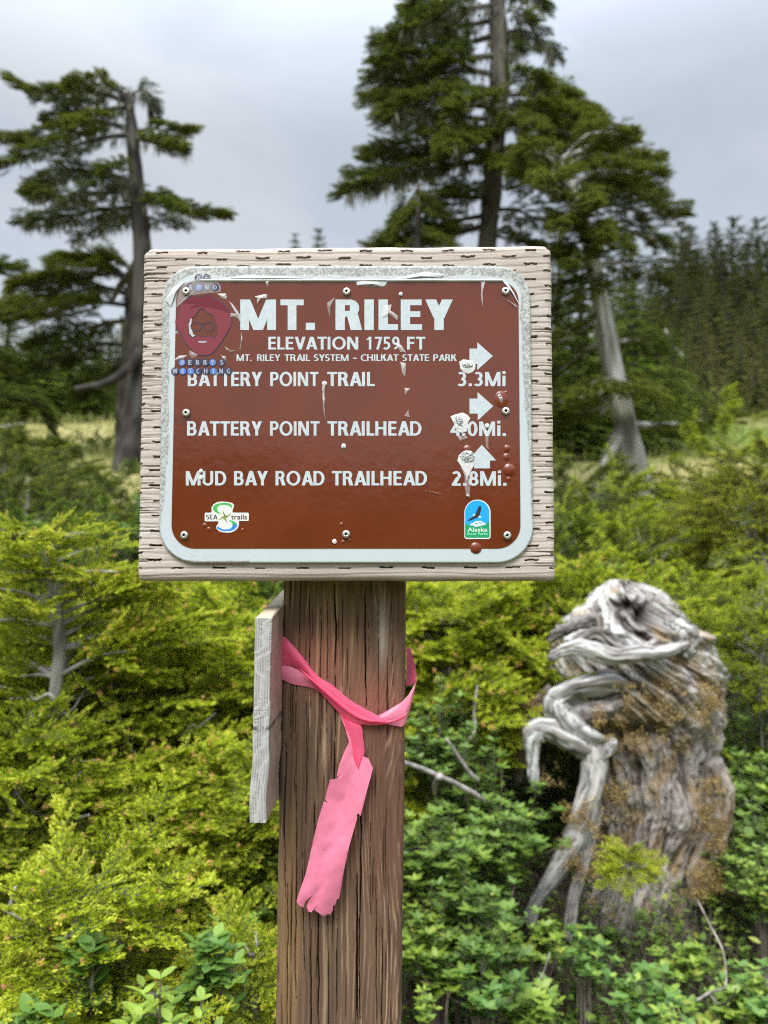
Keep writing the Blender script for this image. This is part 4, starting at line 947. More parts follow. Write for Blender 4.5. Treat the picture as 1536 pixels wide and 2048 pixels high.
def spray(rng, L, nt, tl, nn, nl, nw, droop=.25, tipb=.25, fresh=.5, peach=0):
    """a flat conifer spray along +x: side twigs both ways, needles all along them"""
    A, B, segs = [], [], []
    ax = lambda t: np.array([L*t, 0, -droop*L*t*t])
    for i in range(nt):
        t = .12+.83*i/(nt-1); sd_ = 1 if i % 2 else -1
        ang = math.radians(rng.uniform(38, 62))*sd_; l = tl*(1.05-.7*t)*rng.uniform(.7, 1.2)
        d = np.array([math.cos(ang), math.sin(ang), rng.uniform(-.15, .25)]); a = ax(t); A.append(a); B.append(a+d*l)
    A.append(ax(.7)); B.append(ax(1.0)+np.array([0, 0, .02*L]))
    A.append(ax(.0)); B.append(ax(.7))
    A, B = np.array(A), np.array(B); out_ = [sticks(A, B, nw*.45, nw*.2)]
    for k, (a, b) in enumerate(zip(A, B)):
        n_ = nn if k < nt else int(nn*1.2); t = np.linspace(.03, 1, n_)[:, None]
        base = a+(b-a)*t+rng.normal(size=(n_, 3))*nw*.3; dd = unit((b-a)[None])[0]; side = unit(np.cross([0, 0, 1.0], dd)[None])[0]
        sg = np.where(np.arange(n_) % 2 == 0, 1, -1)[:, None]*rng.uniform(.35, 1.0, (n_, 1))
        d = unit(dd*rng.uniform(.5, .95, (n_, 1))+side*sg*.85+np.array([0, 0, 1])*rng.uniform(-.12, .62, (n_, 1)))
        tint = np.clip(.41+tipb*(t[:, 0]-.5)+rng.normal(size=n_)*.09+fresh*.4*(t[:, 0] > .66), .08, .9)
        out_.append(needles(base, d, nl*rng.uniform(.7, 1.15, n_)*(1-.25*t[:, 0]), nw, rng, tint))
        if peach and rng.random() < peach:
            q = 7; pb = np.repeat(b[None], q, 0)+rng.normal(size=(q, 3))*nw*.6; out_.append(needles(pb, unit(dd+rng.normal(size=(q, 3))*.5), nl*.6, nw*1.5, rng, np.full(q, .97)))
    return cat(out_)
SP1 = [spray(RG, .15, 14, .062, 38, .0105, .0028, droop=.12, peach=.085) for _ in range(4)]      # close by
SP2 = [spray(RG, .30, 14, .12, 16, .025, .0095, droop=.1) for _ in range(4)]                   # middle distance
SP3 = [spray(RG, .62, 10, .27, 8, .09, .042, droop=.22) for _ in range(3)]                     # far away

def place_sprays(pos, d, up, protos, rng, s, dt):
    M = frames(d, up); out_ = []; pick = rng.integers(0, len(protos), len(pos))
    for j in range(len(protos)):
        k = pick == j
        if k.any(): out_.append(stamp(protos[j], M[k], pos[k], np.broadcast_to(dt, (len(pos),))[k], np.broadcast_to(s, (len(pos),))[k]))
    return cat(out_)
def tube(path_, rad_, seg=8, tw=0.0, groove=0.0, seed=0):
    P_ = np.asarray(path_, float); n = len(P_); d = unit(np.gradient(P_, axis=0)); ref = np.array([.12, .97, .2]) if abs(d[:, 1]).mean() < .7 else np.array([1., .1, .2])
    s = unit(np.cross(d, ref)); t = np.cross(d, s); a = np.linspace(0, 2*math.pi, seg, endpoint=False); rad_ = np.broadcast_to(np.asarray(rad_, float), (n,))
    q = np.linspace(0, 1, n)[:, None]; g_ = 1+groove*(fbm(np.cos(a)[None]*2+q*3+seed, np.sin(a)[None]*2+tw*q+seed*2, 101)-.5)*2
    rr = rad_[:, None]*g_
    V = P_[:, None]+rr[..., None]*(np.cos(a)[None, :, None]*s[:, None]+np.sin(a)[None, :, None]*t[:, None])
    F = grid_faces(n, seg, True); V = V.reshape(-1, 3); V = np.concatenate([V, [P_[-1]], [P_[0]]]); e_ = (n-1)*seg; m = len(V)
    cap = np.array([[e_+i, e_+(i+1) % seg, m-2, m-2] for i in range(seg)]+[[(i+1) % seg, i, m-1, m-1] for i in range(seg)])
    return V, F, cap[:, :3]
def wood_mesh(name, tubes, parent, c0, c1, mat_=None, seed=0, sc_=(40, 8)):
    V, F4, F3, n = [], [], [], 0
    for v, f, c in tubes: V.append(v); F4.append(f+n); F3.append(c+n); n += len(v)
    V = np.concatenate(V); k = ss(.3, .7, fbm(V[:, 0]*sc_[0]+V[:, 1]*sc_[0]*.7, V[:, 2]*sc_[1], 110+seed)); col = lerp3(c0, c1, k)*(.7+.6*fbm(V[:, 0]*90+V[:, 1]*70, V[:, 2]*60, 111))[:, None]
    return mk(name, V, [np.concatenate(F4), np.concatenate(F3)], mat_ or M_BARKC, parent, col=col)

# ------------------------------------------------------------------ trees traced limb by limb
def limb_foliage(path3, rng, protos, hw, dens, s, dt, layers=.05, start=.16, droop=.08):
    n = len(path3); seg = np.linalg.norm(np.diff(path3, axis=0), axis=1); L = seg.sum(); cum = np.concatenate([[0], np.cumsum(seg)])/L
    m = max(5, int(dens*1.75*L)); hw = hw*.50; layers = layers*.48; s = s*.52; t = start+(1-start)*np.sort(rng.random(m))**.9; P_ = np.stack([np.interp(t, cum, path3[:, i]) for i in range(3)], -1)
    D = unit(np.stack([np.interp(np.minimum(t+.05, 1), cum, path3[:, i])-np.interp(np.maximum(t-.05, 0), cum, path3[:, i]) for i in range(3)], -1))
    D[:, 2] *= .5; D = unit(D); H = unit(np.cross(np.array([0, 0, 1.0]), D)); sg = rng.choice([-1, 1], m)[:, None]
    wl = hw*np.clip(1.2-1.1*(t-start)/(1-start), .10, 1)*np.minimum(1, .45+(t-start)*4)
    out_r = rng.random(m)**.65*wl
    pos = P_+H*sg*out_r[:, None]*.9+D*out_r[:, None]*.35+np.array([0, 0, 1])*(rng.normal(size=m)*layers-droop*out_r*.5)[:, None]
    ang = np.clip(rng.normal(.75, .35, m)*np.clip(1.3-t, .25, 1), .1, 1.4)[:, None]
    d = D*np.cos(ang)+H*sg*np.sin(ang)+np.array([0, 0, 1])*rng.uniform(-.2, .3, m)[:, None]
    up = np.array([0, 0, 1])+rng.normal(size=(m, 3))*.28
    tt = dt+rng.normal(size=m)*.10+.35*(fbm(pos[:, 0]*3, pos[:, 2]*5, 120)-.5)
    return place_sprays(pos, d, up, protos, rng, s*rng.uniform(.65, 1.2, m), tt)
def px_path(pts, Y0, Y1, n=14):
    a = spl(np.array(pts, float), n); return W(a[:, 0], a[:, 1], np.linspace(Y0, Y1, n))
def traced_tree(name, label, trunk, Y, limbs, rng, c0, c1, leafm, protos, s, lichen=(), extra_trunks=(), group=None):
    a = np.array([(x, y) for x, y, r in trunk], float); Yt = np.linspace(Y, Y, len(a)) if np.isscalar(Y) else np.array(Y)
    n = 40; sp = spl(np.column_stack([a, Yt]), n); P3 = W(sp[:, 0], sp[:, 1], sp[:, 2]); rr = np.interp(np.linspace(0, 1, n), np.linspace(0, 1, len(trunk)), [q[2] for q in trunk])/F_PX*sp[:, 2]
    base = P3[-1].copy(); gzz = float(gz(base[0], base[1])); base[2] = gzz
    if P3[-1][2] > gzz: P3 = np.concatenate([P3, [base-np.array([0, 0, .1])]]); rr = np.concatenate([rr, [rr[-1]*1.05]])
    root = thing(name, base, label, 'tree', group)
    tubes = [tube(P3, rr*(1+.22*(fbm(np.linspace(0, 14, len(rr)), np.full(len(rr), 3.3), 125)-.5)), 26, 2, .42)]
    for pts, w0, dy in extra_trunks:
        Yb = float(np.mean(Yt)); p = px_path(pts, Yb, Yb+dy, 16); tubes.append(tube(p, np.linspace(w0, w0*.45, 16)/F_PX*Yb, 9, 1, .12))
    crown = []; lich = []
    Ym = float(np.mean(Yt))
    for L in limbs:
        pts, dY, hw, dens, dt = L[:5]; y0 = np.interp(pts[0][1], a[:, 1], Yt) if not np.isscalar(Y) else Y
        p = px_path(pts, y0, y0+dY); Ls = np.linalg.norm(np.diff(p, axis=0), axis=1).sum()
        tubes.append(tube(p, np.linspace(.028*min(1.4, Ls), .006, len(p)), 6, 0, .1))
        crown.append(limb_foliage(p, rng, protos, hw, dens, s, dt, layers=L[5] if len(L) > 5 else .05))
        if len(L) > 6 and L[6]:
            m = int(L[6]*Ls); t = rng.random(m); P_ = p[(t*(len(p)-1)).astype(int)]+rng.normal(size=(m, 3))*np.array([hw*.12, hw*.12, .02]); l = rng.uniform(.06, .26, m)
            for k in range(5): lich.append(needles(P_+rng.normal(size=(m, 3))*.015, unit(np.array([0, 0, -1])+rng.normal(size=(m, 3))*.18), l, .016, rng, rng.random(m)))
    wood_mesh('trunk', tubes, root, c0, c1, sc_=(9, 5))
    V, F, T = cat(crown); mk('crown', V, F, leafm, root, tint=T, smooth=False)
    if lich:
        V, F, T = cat(lich); mk('hanging_lichen', V, F, M_LICH, root, tint=T, smooth=False)
    return root
rng = np.random.default_rng(8)
YL = 9.9
left_limbs = [
 ([(256, 205), (200, 185), (140, 185), (80, 185), (18, 152)], .3, .42, 95, .12, .07, 20), ([(254, 200), (215, 170), (180, 168), (140, 170)], -.4, .45, 110, .2, .08, 8), ([(256, 215), (190, 222), (135, 225), (95, 245)], .5, .45, 70, -.15, .12, 45),
 ([(258, 195), (285, 178), (303, 195), (308, 235)], .2, .22, 60, -.1, .08, 40), ([(250, 190), (240, 175), (225, 168)], .2, .3, 80, .15, .06, 0),
 ([(260, 258), (200, 245), (140, 258), (60, 278), (0, 270)], .4, .45, 105, .22, .06, 18), ([(262, 270), (210, 275), (150, 290), (70, 305), (0, 332)], -.5, .5, 90, .05, .09, 18), ([(255, 262), (190, 238), (150, 244)], -.6, .4, 90, .25, .06, 0),
 ([(266, 262), (310, 258), (345, 262), (382, 258)], .2, .38, 110, .18, .06, 10), ([(266, 275), (305, 285), (340, 295), (368, 298)], -.5, .36, 95, .1, .08, 15),
 ([(272, 365), (220, 350), (150, 340), (100, 355), (55, 380)], .5, .5, 100, -.12, .11, 70), ([(274, 385), (210, 385), (140, 395), (60, 385)], -.5, .5, 95, -.05, .10, 70), ([(276, 415), (200, 420), (120, 435), (38, 440)], .2, .45, 90, -.15, .10, 60), ([(276, 345), (235, 335), (205, 340)], -.5, .35, 90, .1, .09, 10),
 ([(278, 392), (320, 388), (370, 420), (450, 428)], .1, .34, 115, .1, .07, 12), ([(280, 400), (330, 405), (365, 420)], -.7, .3, 85, .05, .09, 10), ([(282, 430), (320, 440), (372, 450)], .6, .24, 55, -.1, .08, 20), ([(276, 425), (215, 445), (150, 478)], .8, .3, 45, -.2, .08, 45), ([(280, 370), (255, 372), (240, 380)], .6, .4, 90, .08, .09, 10)]
traced_tree('mountain_hemlock', 'wind-bent hemlock with a bare dark trunk and layered foliage reaching left', [(252, 188, 8), (262, 240, 10), (268, 310, 13), (276, 400, 15), (286, 500, 18), (284, 620, 19), (278, 760, 21), (268, 870, 24), (252, 955, 32)], YL, left_limbs, rng,
            (.024, .021, .019), (.075, .068, .062), M_DARK, SP2, 1.0, extra_trunks=[([(284, 690), (262, 730), (215, 765), (150, 778)], 12, -.6), ([(284, 510), (262, 545), (238, 575), (225, 600)], 11, .4), ([(282, 640), (268, 700), (245, 730)], 8, .5)])
# low second crown at its foot
b_limbs = [([(262, 560), (200, 520), (150, 515), (110, 522)], .2, .55, 120, .18, .08, 0), ([(262, 570), (220, 540), (180, 545), (60, 560), (30, 575)], -.3, .6, 120, .22, .09, 0), ([(262, 590), (200, 575), (120, 590), (10, 610)], .3, .7, 120, .25, .1, 0), ([(258, 610), (180, 605), (100, 625), (-20, 640)], -.5, .7, 110, .12, .12, 0),
           ([(255, 640), (200, 650), (150, 665), (60, 690)], .4, .7, 100, -.05, .14, 0), ([(255, 690), (190, 690), (110, 720), (20, 750)], -.2, .8, 110, -.1, .16, 0), ([(262, 545), (240, 515), (205, 508)], 0, .4, 100, .15, .08, 0), ([(250, 720), (210, 750), (160, 790)], .5, .6, 90, -.1, .15, 0), ([(255, 600), (262, 590), (270, 585)], .3, .4, 80, .0, .12, 0)]
traced_tree('young_hemlock', 'dense low hemlock bush tree with olive pads at the foot of the bare-trunked hemlock', [(262, 540, 7), (258, 640, 10), (250, 760, 13), (245, 880, 15)], 11.2, b_limbs, rng, (.03, .026, .024), (.09, .08, .07), M_DARK, SP2, 1.3)
YC = 8.6
c_limbs = [
 ([(990, -40), (930, -30), (870, -15), (825, 10)], .2, .6, 110, .05, .1, 40), ([(992, 10), (930, 20), (860, 45), (790, 70)], -.5, .6, 105, .05, .11, 50), ([(992, 40), (920, 50), (850, 30), (810, 20)], .5, .55, 100, .0, .11, 40), ([(994, 70), (910, 90), (830, 85), (757, 85)], .2, .55, 110, .08, .1, 30), ([(995, 110), (900, 120), (820, 118), (755, 128)], -.5, .5, 105, -.08, .12, 35),
 ([(998, 30), (1030, 22), (1060, 40)], -.2, .3, 70, .05, .09, 40), ([(998, 70), (1040, 60), (1080, 75), (1110, 110)], .1, .22, 32, -.1, .06, 130), ([(995, -20), (1040, -25), (1085, 10)], .1, .25, 50, .0, .06, 90), ([(996, 105), (1020, 95), (1050, 100)], -.2, .2, 40, -.1, .05, 90),
 ([(996, 150), (920, 140), (850, 155), (745, 155)], -.3, .6, 110, .12, .09, 15), ([(994, 180), (900, 175), (830, 185), (735, 195)], .4, .6, 115, .12, .1, 15), ([(992, 215), (900, 205), (830, 210), (760, 235)], -.6, .6, 105, .0, .13, 25), ([(990, 240), (900, 235), (800, 255)], .6, .5, 90, -.1, .12, 30),
 ([(998, 175), (1050, 160), (1090, 165)], -.4, .5, 110, .2, .08, 5), ([(998, 190), (1060, 190), (1110, 195), (1145, 200)], .2, .6, 125, .22, .1, 5), ([(996, 215), (1060, 220), (1120, 230), (1180, 250)], -.5, .65, 125, .2, .11, 5), ([(992, 250), (1060, 250), (1130, 260), (1200, 270)], .4, .7, 120, .1, .12, 5),
 ([(990, 275), (920, 275), (850, 290), (780, 300), (735, 310)], -.3, .7, 125, .15, .1, 5), ([(988, 300), (920, 305), (850, 325), (770, 345), (700, 345)], .5, .6, 95, .0, .1, 20), ([(986, 320), (900, 330), (830, 345), (760, 365), (680, 385)], -.4, .42, 75, .0, .07, 60), ([(990, 285), (940, 280), (890, 285)], -.8, .6, 120, .2, .1, 0), ([(990, 330), (1040, 320), (1080, 330)], -.6, .6, 110, .1, .12, 5),
 ([(994, 190), (960, 205), (905, 215)], -.9, .55, 75, .08, .1, 0), ([(992, 230), (1030, 240), (1080, 262)], -1.0, .55, 75, .08, .1, 0), ([(990, 270), (950, 285), (890, 305)], -1.0, .55, 75, .05, .1, 5), ([(988, 310), (1010, 325), (1030, 345)], -1.0, .55, 120, .1, .1, 0), ([(996, 210), (1080, 215), (1160, 225), (1200, 240)], 1.0, .7, 120, .1, .1, 0), ([(994, 300), (1060, 290), (1130, 300), (1200, 320)], .9, .7, 120, .05, .1, 0),
 ([(980, 395), (920, 395), (870, 400), (820, 430)], -.5, .6, 110, .0, .12, 8), ([(978, 430), (920, 440), (850, 455), (780, 480)], .2, .6, 110, .08, .1, 5), ([(976, 450), (900, 470), (820, 490), (740, 500)], -.3, .6, 115, .1, .1, 0), ([(980, 420), (1030, 420), (1080, 440), (1130, 450)], .3, .5, 85, -.05, .1, 10), ([(976, 470), (1030, 480), (1080, 500)], -.4, .5, 90, .0, .1, 5), ([(978, 360), (940, 370), (900, 385)], .6, .5, 80, -.1, .12, 10)]
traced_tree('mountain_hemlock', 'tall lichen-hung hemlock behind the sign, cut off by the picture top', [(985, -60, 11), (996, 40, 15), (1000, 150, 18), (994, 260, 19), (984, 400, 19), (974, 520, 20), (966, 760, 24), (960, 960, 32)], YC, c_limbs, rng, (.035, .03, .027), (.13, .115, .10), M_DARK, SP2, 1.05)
YR = 7.6
r_limbs = [
 ([(1120, 330), (1160, 280), (1200, 265), (1262, 272)], -.3, .45, 125, .2, .09, 0), ([(1125, 340), (1180, 310), (1240, 315), (1312, 318)], .3, .5, 125, .15, .1, 0), ([(1140, 370), (1200, 345), (1260, 345), (1318, 350)], -.5, .5, 120, .12, .1, 0), ([(1145, 385), (1200, 375), (1270, 385), (1325, 395)], .3, .5, 120, .05, .11, 0),
 ([(1160, 430), (1220, 410), (1290, 425), (1362, 428)], -.2, .45, 100, .08, .08, 0), ([(1165, 445), (1230, 455), (1290, 470), (1330, 490)], .4, .45, 90, .0, .1, 0), ([(1168, 460), (1210, 475), (1250, 500)], -.6, .4, 90, .05, .1, 0), ([(1125, 345), (1090, 310), (1040, 300)], -.3, .5, 115, .15, .1, 0), ([(1135, 365), (1090, 360), (1030, 370)], .4, .45, 90, .0, .1, 0),
 ([(1120, 345), (1110, 350), (1090, 365)], -.8, .5, 130, .15, .09, 0), ([(1140, 385), (1150, 395), (1180, 410)], -.9, .5, 130, .12, .1, 0), ([(1155, 415), (1145, 430), (1120, 455)], -.8, .45, 120, .1, .1, 0), ([(1165, 440), (1180, 455), (1205, 480)], -.8, .45, 120, .12, .1, 0), ([(1178, 490), (1165, 505), (1140, 530)], -.7, .4, 120, .08, .1, 0), ([(1120, 320), (1190, 290), (1230, 290)], .7, .6, 120, .15, .1, 0), ([(1140, 360), (1220, 360), (1290, 370)], .8, .6, 120, .05, .1, 0),
 ([(1195, 560), (1185, 575), (1150, 600)], -.5, .3, 90, .1, .1, 0), ([(1228, 765), (1250, 775), (1300, 790)], -.6, .35, 110, .25, .08, 0), ([(1228, 770), (1200, 785), (1150, 800)], -.7, .4, 120, .22, .1, 0),
 ([(1175, 480), (1140, 490), (1105, 515)], -.5, .45, 100, .05, .1, 0), ([(1185, 530), (1230, 525), (1290, 545), (1330, 560)], .2, .4, 80, -.02, .1, 0), ([(1186, 540), (1150, 560), (1100, 580), (1070, 600)], -.4, .45, 110, .08, .1, 0), ([(1195, 590), (1150, 610), (1090, 640)], .3, .45, 100, .0, .12, 0), ([(1205, 640), (1160, 660), (1110, 690), (1080, 700)], -.4, .45, 110, .1, .1, 0), ([(1212, 690), (1170, 700), (1120, 740), (1080, 755)], .3, .45, 110, .12, .1, 0),
 ([(1225, 750), (1180, 770), (1130, 800), (1090, 810)], -.3, .45, 115, .18, .1, 0), ([(1225, 760), (1290, 775), (1320, 800)], -.3, .35, 90, .22, .08, 0), ([(1240, 800), (1190, 820), (1150, 830), (1100, 850)], .3, .45, 115, .15, .1, 0), ([(1215, 690), (1270, 680), (1320, 700)], .5, .4, 80, .0, .12, 0), ([(1248, 850), (1310, 850), (1370, 845), (1480, 830)], .6, .3, 70, .05, .08, 0), ([(1110, 330), (1080, 290), (1060, 280)], .3, .5, 110, .15, .1, 0)]
traced_tree('leaning_hemlock', 'hemlock with a pale grey trunk leaning left and a branchy crown right of the sign', [(1095, 300, 8), (1130, 350, 12), (1165, 440, 13), (1190, 540, 16), (1215, 680, 20), (1245, 820, 24), (1266, 910, 24), (1292, 1010, 24)], YR, r_limbs, rng, (.13, .122, .116), (.42, .405, .39), M_DARK, SP2, .9,
            extra_trunks=[([(1235, 740), (1212, 780), (1205, 830)], 13, -.15), ([(1250, 850), (1222, 900), (1195, 960), (1180, 1000)], 15, -.3)])
# a green leader springing up left of the lichen-hung hemlock's foot
k_limbs = [([(838, 372), (820, 400), (800, 430)], .1, .2, 90, .1, .06, 0), ([(836, 400), (810, 430), (790, 465)], -.2, .3, 110, .12, .08, 0), ([(836, 420), (870, 440), (890, 470)], .2, .3, 110, .1, .08, 0), ([(835, 450), (790, 470), (755, 505)], .2, .4, 120, .15, .08, 0), ([(835, 460), (880, 480), (910, 510)], -.3, .4, 120, .1, .08, 0), ([(835, 500), (790, 520), (740, 550)], -.3, .5, 110, .1, .1, 0), ([(835, 376), (846, 390), (856, 420)], -.1, .2, 90, .1, .06, 0)]
traced_tree('young_hemlock', 'young dark green hemlock peeping over the top edge of the sign board', [(838, 366, 3), (836, 450, 6), (834, 600, 9), (834, 900, 12)], 8.0, k_limbs, rng, (.04, .035, .03), (.1, .09, .08), M_DARK, SP2, .85)
lone = W(-12, 535, 7.0)
t_ = traced_tree('young_hemlock', 'hemlock at the left edge of the picture with only its branch tips showing', [(-170, 420, 10), (-165, 700, 14), (-160, 1000, 18)], 7.0, [([(-165, 560), (-90, 540), (25, 534)], 0, .22, 90, .1, .05, 0), ([(-165, 820), (-60, 800), (60, 800), (95, 845)], .2, .5, 110, -.05, .12, 0), ([(-165, 850), (-60, 860), (40, 880), (130, 900)], -.2, .5, 110, .0, .1, 0), ([(-165, 720), (-80, 700), (10, 720)], .2, .5, 100, -.05, .12, 0)], rng, (.03, .026, .024), (.09, .08, .07), M_DARK, SP2, 1.0)

# ------------------------------------------------------------------ conifers beyond
def conifer(rng, hgt, wid, nwh, protos, s, dens=1.0, ragged=.25):
    P_, D_, U_, t_, S_ = [], [], [], [], []
    for i in range(nwh):
        f = i/(nwh-1); z = hgt*(.06+.93*f**.92); r = wid*(1-f)**1.05*rng.uniform(1-ragged, 1+ragged)+.05*wid
        nb = max(3, int((5+5*(1-f))*dens)); a0 = rng.random()*6.28
        for b_i in range(nb):
            a = a0+6.283*b_i/nb+rng.normal()*.25; rl = r*rng.uniform(.6, 1.15); m = max(1, int(rl/(.35*s)))
            for q in np.linspace(.05, .85, m+1):
                d = np.array([math.cos(a), math.sin(a), -.30+1.7*f*f*f+rng.normal()*.12]); S_.append((.30+.75*(1-f))); P_.append(np.array([math.cos(a)*rl*q, math.sin(a)*rl*q, z-.25*rl*q])); D_.append(d+np.cross([0, 0, 1], d)*rng.normal()*.45); U_.append(np.array([0, 0, 1])+rng.normal(size=3)*.2); t_.append(rng.normal()*.12+.15*(q-.4))
    S_.append(.42); P_.append(np.array([0, 0, hgt*.95])); D_.append(np.array([.05, 0, 1.])); U_.append(np.array([1., 0, 0])); t_.append(.0)
    return place_sprays(np.array(P_), np.array(D_), np.array(U_), protos, rng, s*np.array(S_)*rng.uniform(.7, 1.15, len(P_)), np.array(t_))
rng = np.random.default_rng(15)
def conifer_proto(name, leafm, hgt, wid, nwh, s, dens, c0=(.022, .02, .018), c1=(.05, .046, .042), protos=None):
    root = thing(name, (0, 0, 0), 'x', 'tree')
    P_ = np.array([[0, 0, -.3], [0.02*hgt, 0, hgt*.4], [0, .01*hgt, hgt*.75], [0, 0, hgt*.97]]); wood_mesh('trunk', [tube(spl(P_, 10), np.linspace(.018*hgt+.02, .008, 10), 7)], root, c0, c1)
    V, F, T = conifer(rng, hgt, wid, nwh, protos or SP3, s, dens); mk('crown', V, F, leafm, root, tint=T, smooth=False); return root
prot_far = [conifer_proto('conifer', M_FAR, 8.0, 1.3, 20, 1.15, 1.2), conifer_proto('conifer', M_FAR, 7.0, 1.1, 18, 1.1, 1.1), conifer_proto('conifer', M_FAR, 7.5, 1.6, 18, 1.25, 1.2)]
M_MIDC = foliage('young_conifer_needles', [(0, BARK), (.04, BARK), (.06, (.035, .05, .010)), (.5, (.115, .13, .02)), (.9, (.24, .235, .04))], trans=.3)
prot_mid = [conifer_proto('young_conifer', M_MIDC, 4.4, .95, 19, .7, 1.2), conifer_proto('young_conifer', M_MIDC, 3.8, 1.1, 16, .72, 1.2)]
used = {}
def put_tree(protos, idx, x, ytop, Y, label, group, hs=1.0, rz=None):
    root = protos[idx]; top = W(x, ytop, Y); z0 = float(gz(top[0], Y)); H = 8.0 if protos is prot_far and idx == 0 else (7.0 if protos is prot_far and idx == 1 else (7.5 if protos is prot_far else (4.4 if idx == 0 else 3.8)))
    s = (top[2]-z0)/H; loc = (top[0], Y, z0); rz = rng.random()*6.28 if rz is None else rz; key = root.name
    if key not in used:
        used[key] = 1; root.location = loc; root.rotation_euler = (0, 0, rz); root.scale = (s*hs, s*hs, s); root['label'] = label; root['group'] = group; return root
    return dup(root, loc, rz, (s*hs, s*hs, s), label, group)
G1, L1 = 'dark conifers of the tree line on the right', 'tall dark spire conifer in the tree line on the right beyond the meadow'
for i, (x, y, Y) in enumerate([(1346, 452, 44), (1384, 448, 45), (1412, 470, 47), (1436, 440, 44), (1476, 446, 46), (1512, 430, 43), (1545, 440, 44), (1366, 490, 40), (1400, 500, 41), (1450, 492, 42), (1492, 495, 40), (1530, 480, 41), (1330, 500, 38), (1305, 480, 42), (1270, 500, 44),
                               (1240, 520, 40), (1345, 540, 36), (1425, 530, 37), (1290, 560, 36), (1475, 540, 36), (1385, 545, 34), (1520, 545, 35), (1250, 600, 35), (1320, 590, 33), (1360, 575, 31), (1405, 570, 31), (1450, 565, 32), (1500, 580, 31), (1540, 560, 32), (1345, 610, 30), (1425, 600, 30), (1480, 605, 30), (1525, 610, 30), (1290, 620, 31), (1385, 500, 40), (1550, 470, 42)]): put_tree(prot_far, (i*7//3) % 3, x+rng.normal()*9, y+rng.normal()*10, Y, L1, G1, rng.uniform(1.1, 1.7))
G2, L2 = 'dark conifers behind the left-hand meadow', 'dark rounded conifer behind the meadow on the left'
for i, (x, y, Y) in enumerate([(-30, 610, 36), (20, 620, 33), (70, 640, 35), (120, 640, 34), (170, 645, 33), (225, 640, 34), (-60, 640, 30), (50, 680, 30), (140, 690, 30), (200, 670, 31), (320, 620, 34), (380, 560, 37), (440, 545, 38), (0, 690, 28), (500, 560, 38)]): put_tree(prot_far, (i+1) % 3, x, y, Y, L2, G2, 1.5)
put_tree(prot_far, 0, 590, 470, 40, 'thin dark treetop just showing over the middle of the board', None); put_tree(prot_far, 2, 638, 462, 39, 'broader dark treetop just showing over the board beside a thin one', None)
G3, L3 = 'young yellow-green conifers at the meadow edge', 'young yellow-green conifer at the edge of the right-hand meadow'
for i, (x, y, Y) in enumerate([(1418, 560, 30), (1456, 600, 27), (1500, 590, 28), (1535, 560, 30), (1370, 640, 24), (1480, 660, 23), (1530, 660, 22), (1330, 660, 23), (1430, 690, 22), (1395, 600, 28), (1560, 620, 24), (1510, 700, 20)]): put_tree(prot_mid, i % 2, x, y, Y, L3, G3, .95)
put_tree(prot_mid, 0, 1408, 640, 17, 'slim yellow-green conifer with a bare lower stem standing in front of the right-hand meadow', None, .7)
put_tree(prot_mid, 1, 205, 640, 20, 'pale olive young conifer between the dark trees and the trail on the left', None, .9); put_tree(prot_mid, 0, 60, 700, 22, 'small pointed young conifer at the left end of the trail', None, .8)
G4, L4 = 'dark young hemlocks standing behind the leaning trunk', 'dark young hemlock in the dense row behind the pale leaning trunk'
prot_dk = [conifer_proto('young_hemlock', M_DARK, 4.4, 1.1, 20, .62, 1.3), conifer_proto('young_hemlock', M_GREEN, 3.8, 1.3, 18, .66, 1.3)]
for i, (x, y, Y) in enumerate([(1120, 470, 13), (1165, 520, 12), (1215, 500, 14), (1262, 560, 12.5), (1310, 600, 14), (1345, 660, 15), (1095, 600, 11.5), (1150, 690, 11), (1260, 720, 11.5), (1305, 745, 12)]): put_tree(prot_dk, i % 2, x, y, Y, L4, G4, 1.15)
G5, L5 = 'dark young hemlocks behind the bare hemlock trunk', 'dark young hemlock in the thicket behind the bare hemlock trunk on the left'
for i, (x, y, Y) in enumerate([(20, 620, 19), (85, 650, 18), (140, 640, 19.5), (190, 690, 18.5), (235, 660, 20), (60, 720, 18), (-30, 660, 18)]): put_tree(prot_dk, i % 2, x, y, Y, L5, G5, 1.5)
# grey dead snags
def snag(name, pts, Y, r, label):
    p = px_path(pts, Y, Y+.3, 14); base = p[-1].copy(); root = thing(name, base, label, 'dead branch'); wood_mesh('limb', [tube(p, np.linspace(r*.5, r, 14), 8, 2, .3)], root, (.16, .15, .145), (.36, .34, .33)); return root
snag('dead_branch', [(1330, 660), (1345, 690), (1365, 715)], 15, .06, 'bleached dead branch lying below the dark tree line'); snag('dead_branch', [(242, 630), (244, 660), (243, 690)], 13, .05, 'pale dead stub standing left of the bare hemlock trunk')
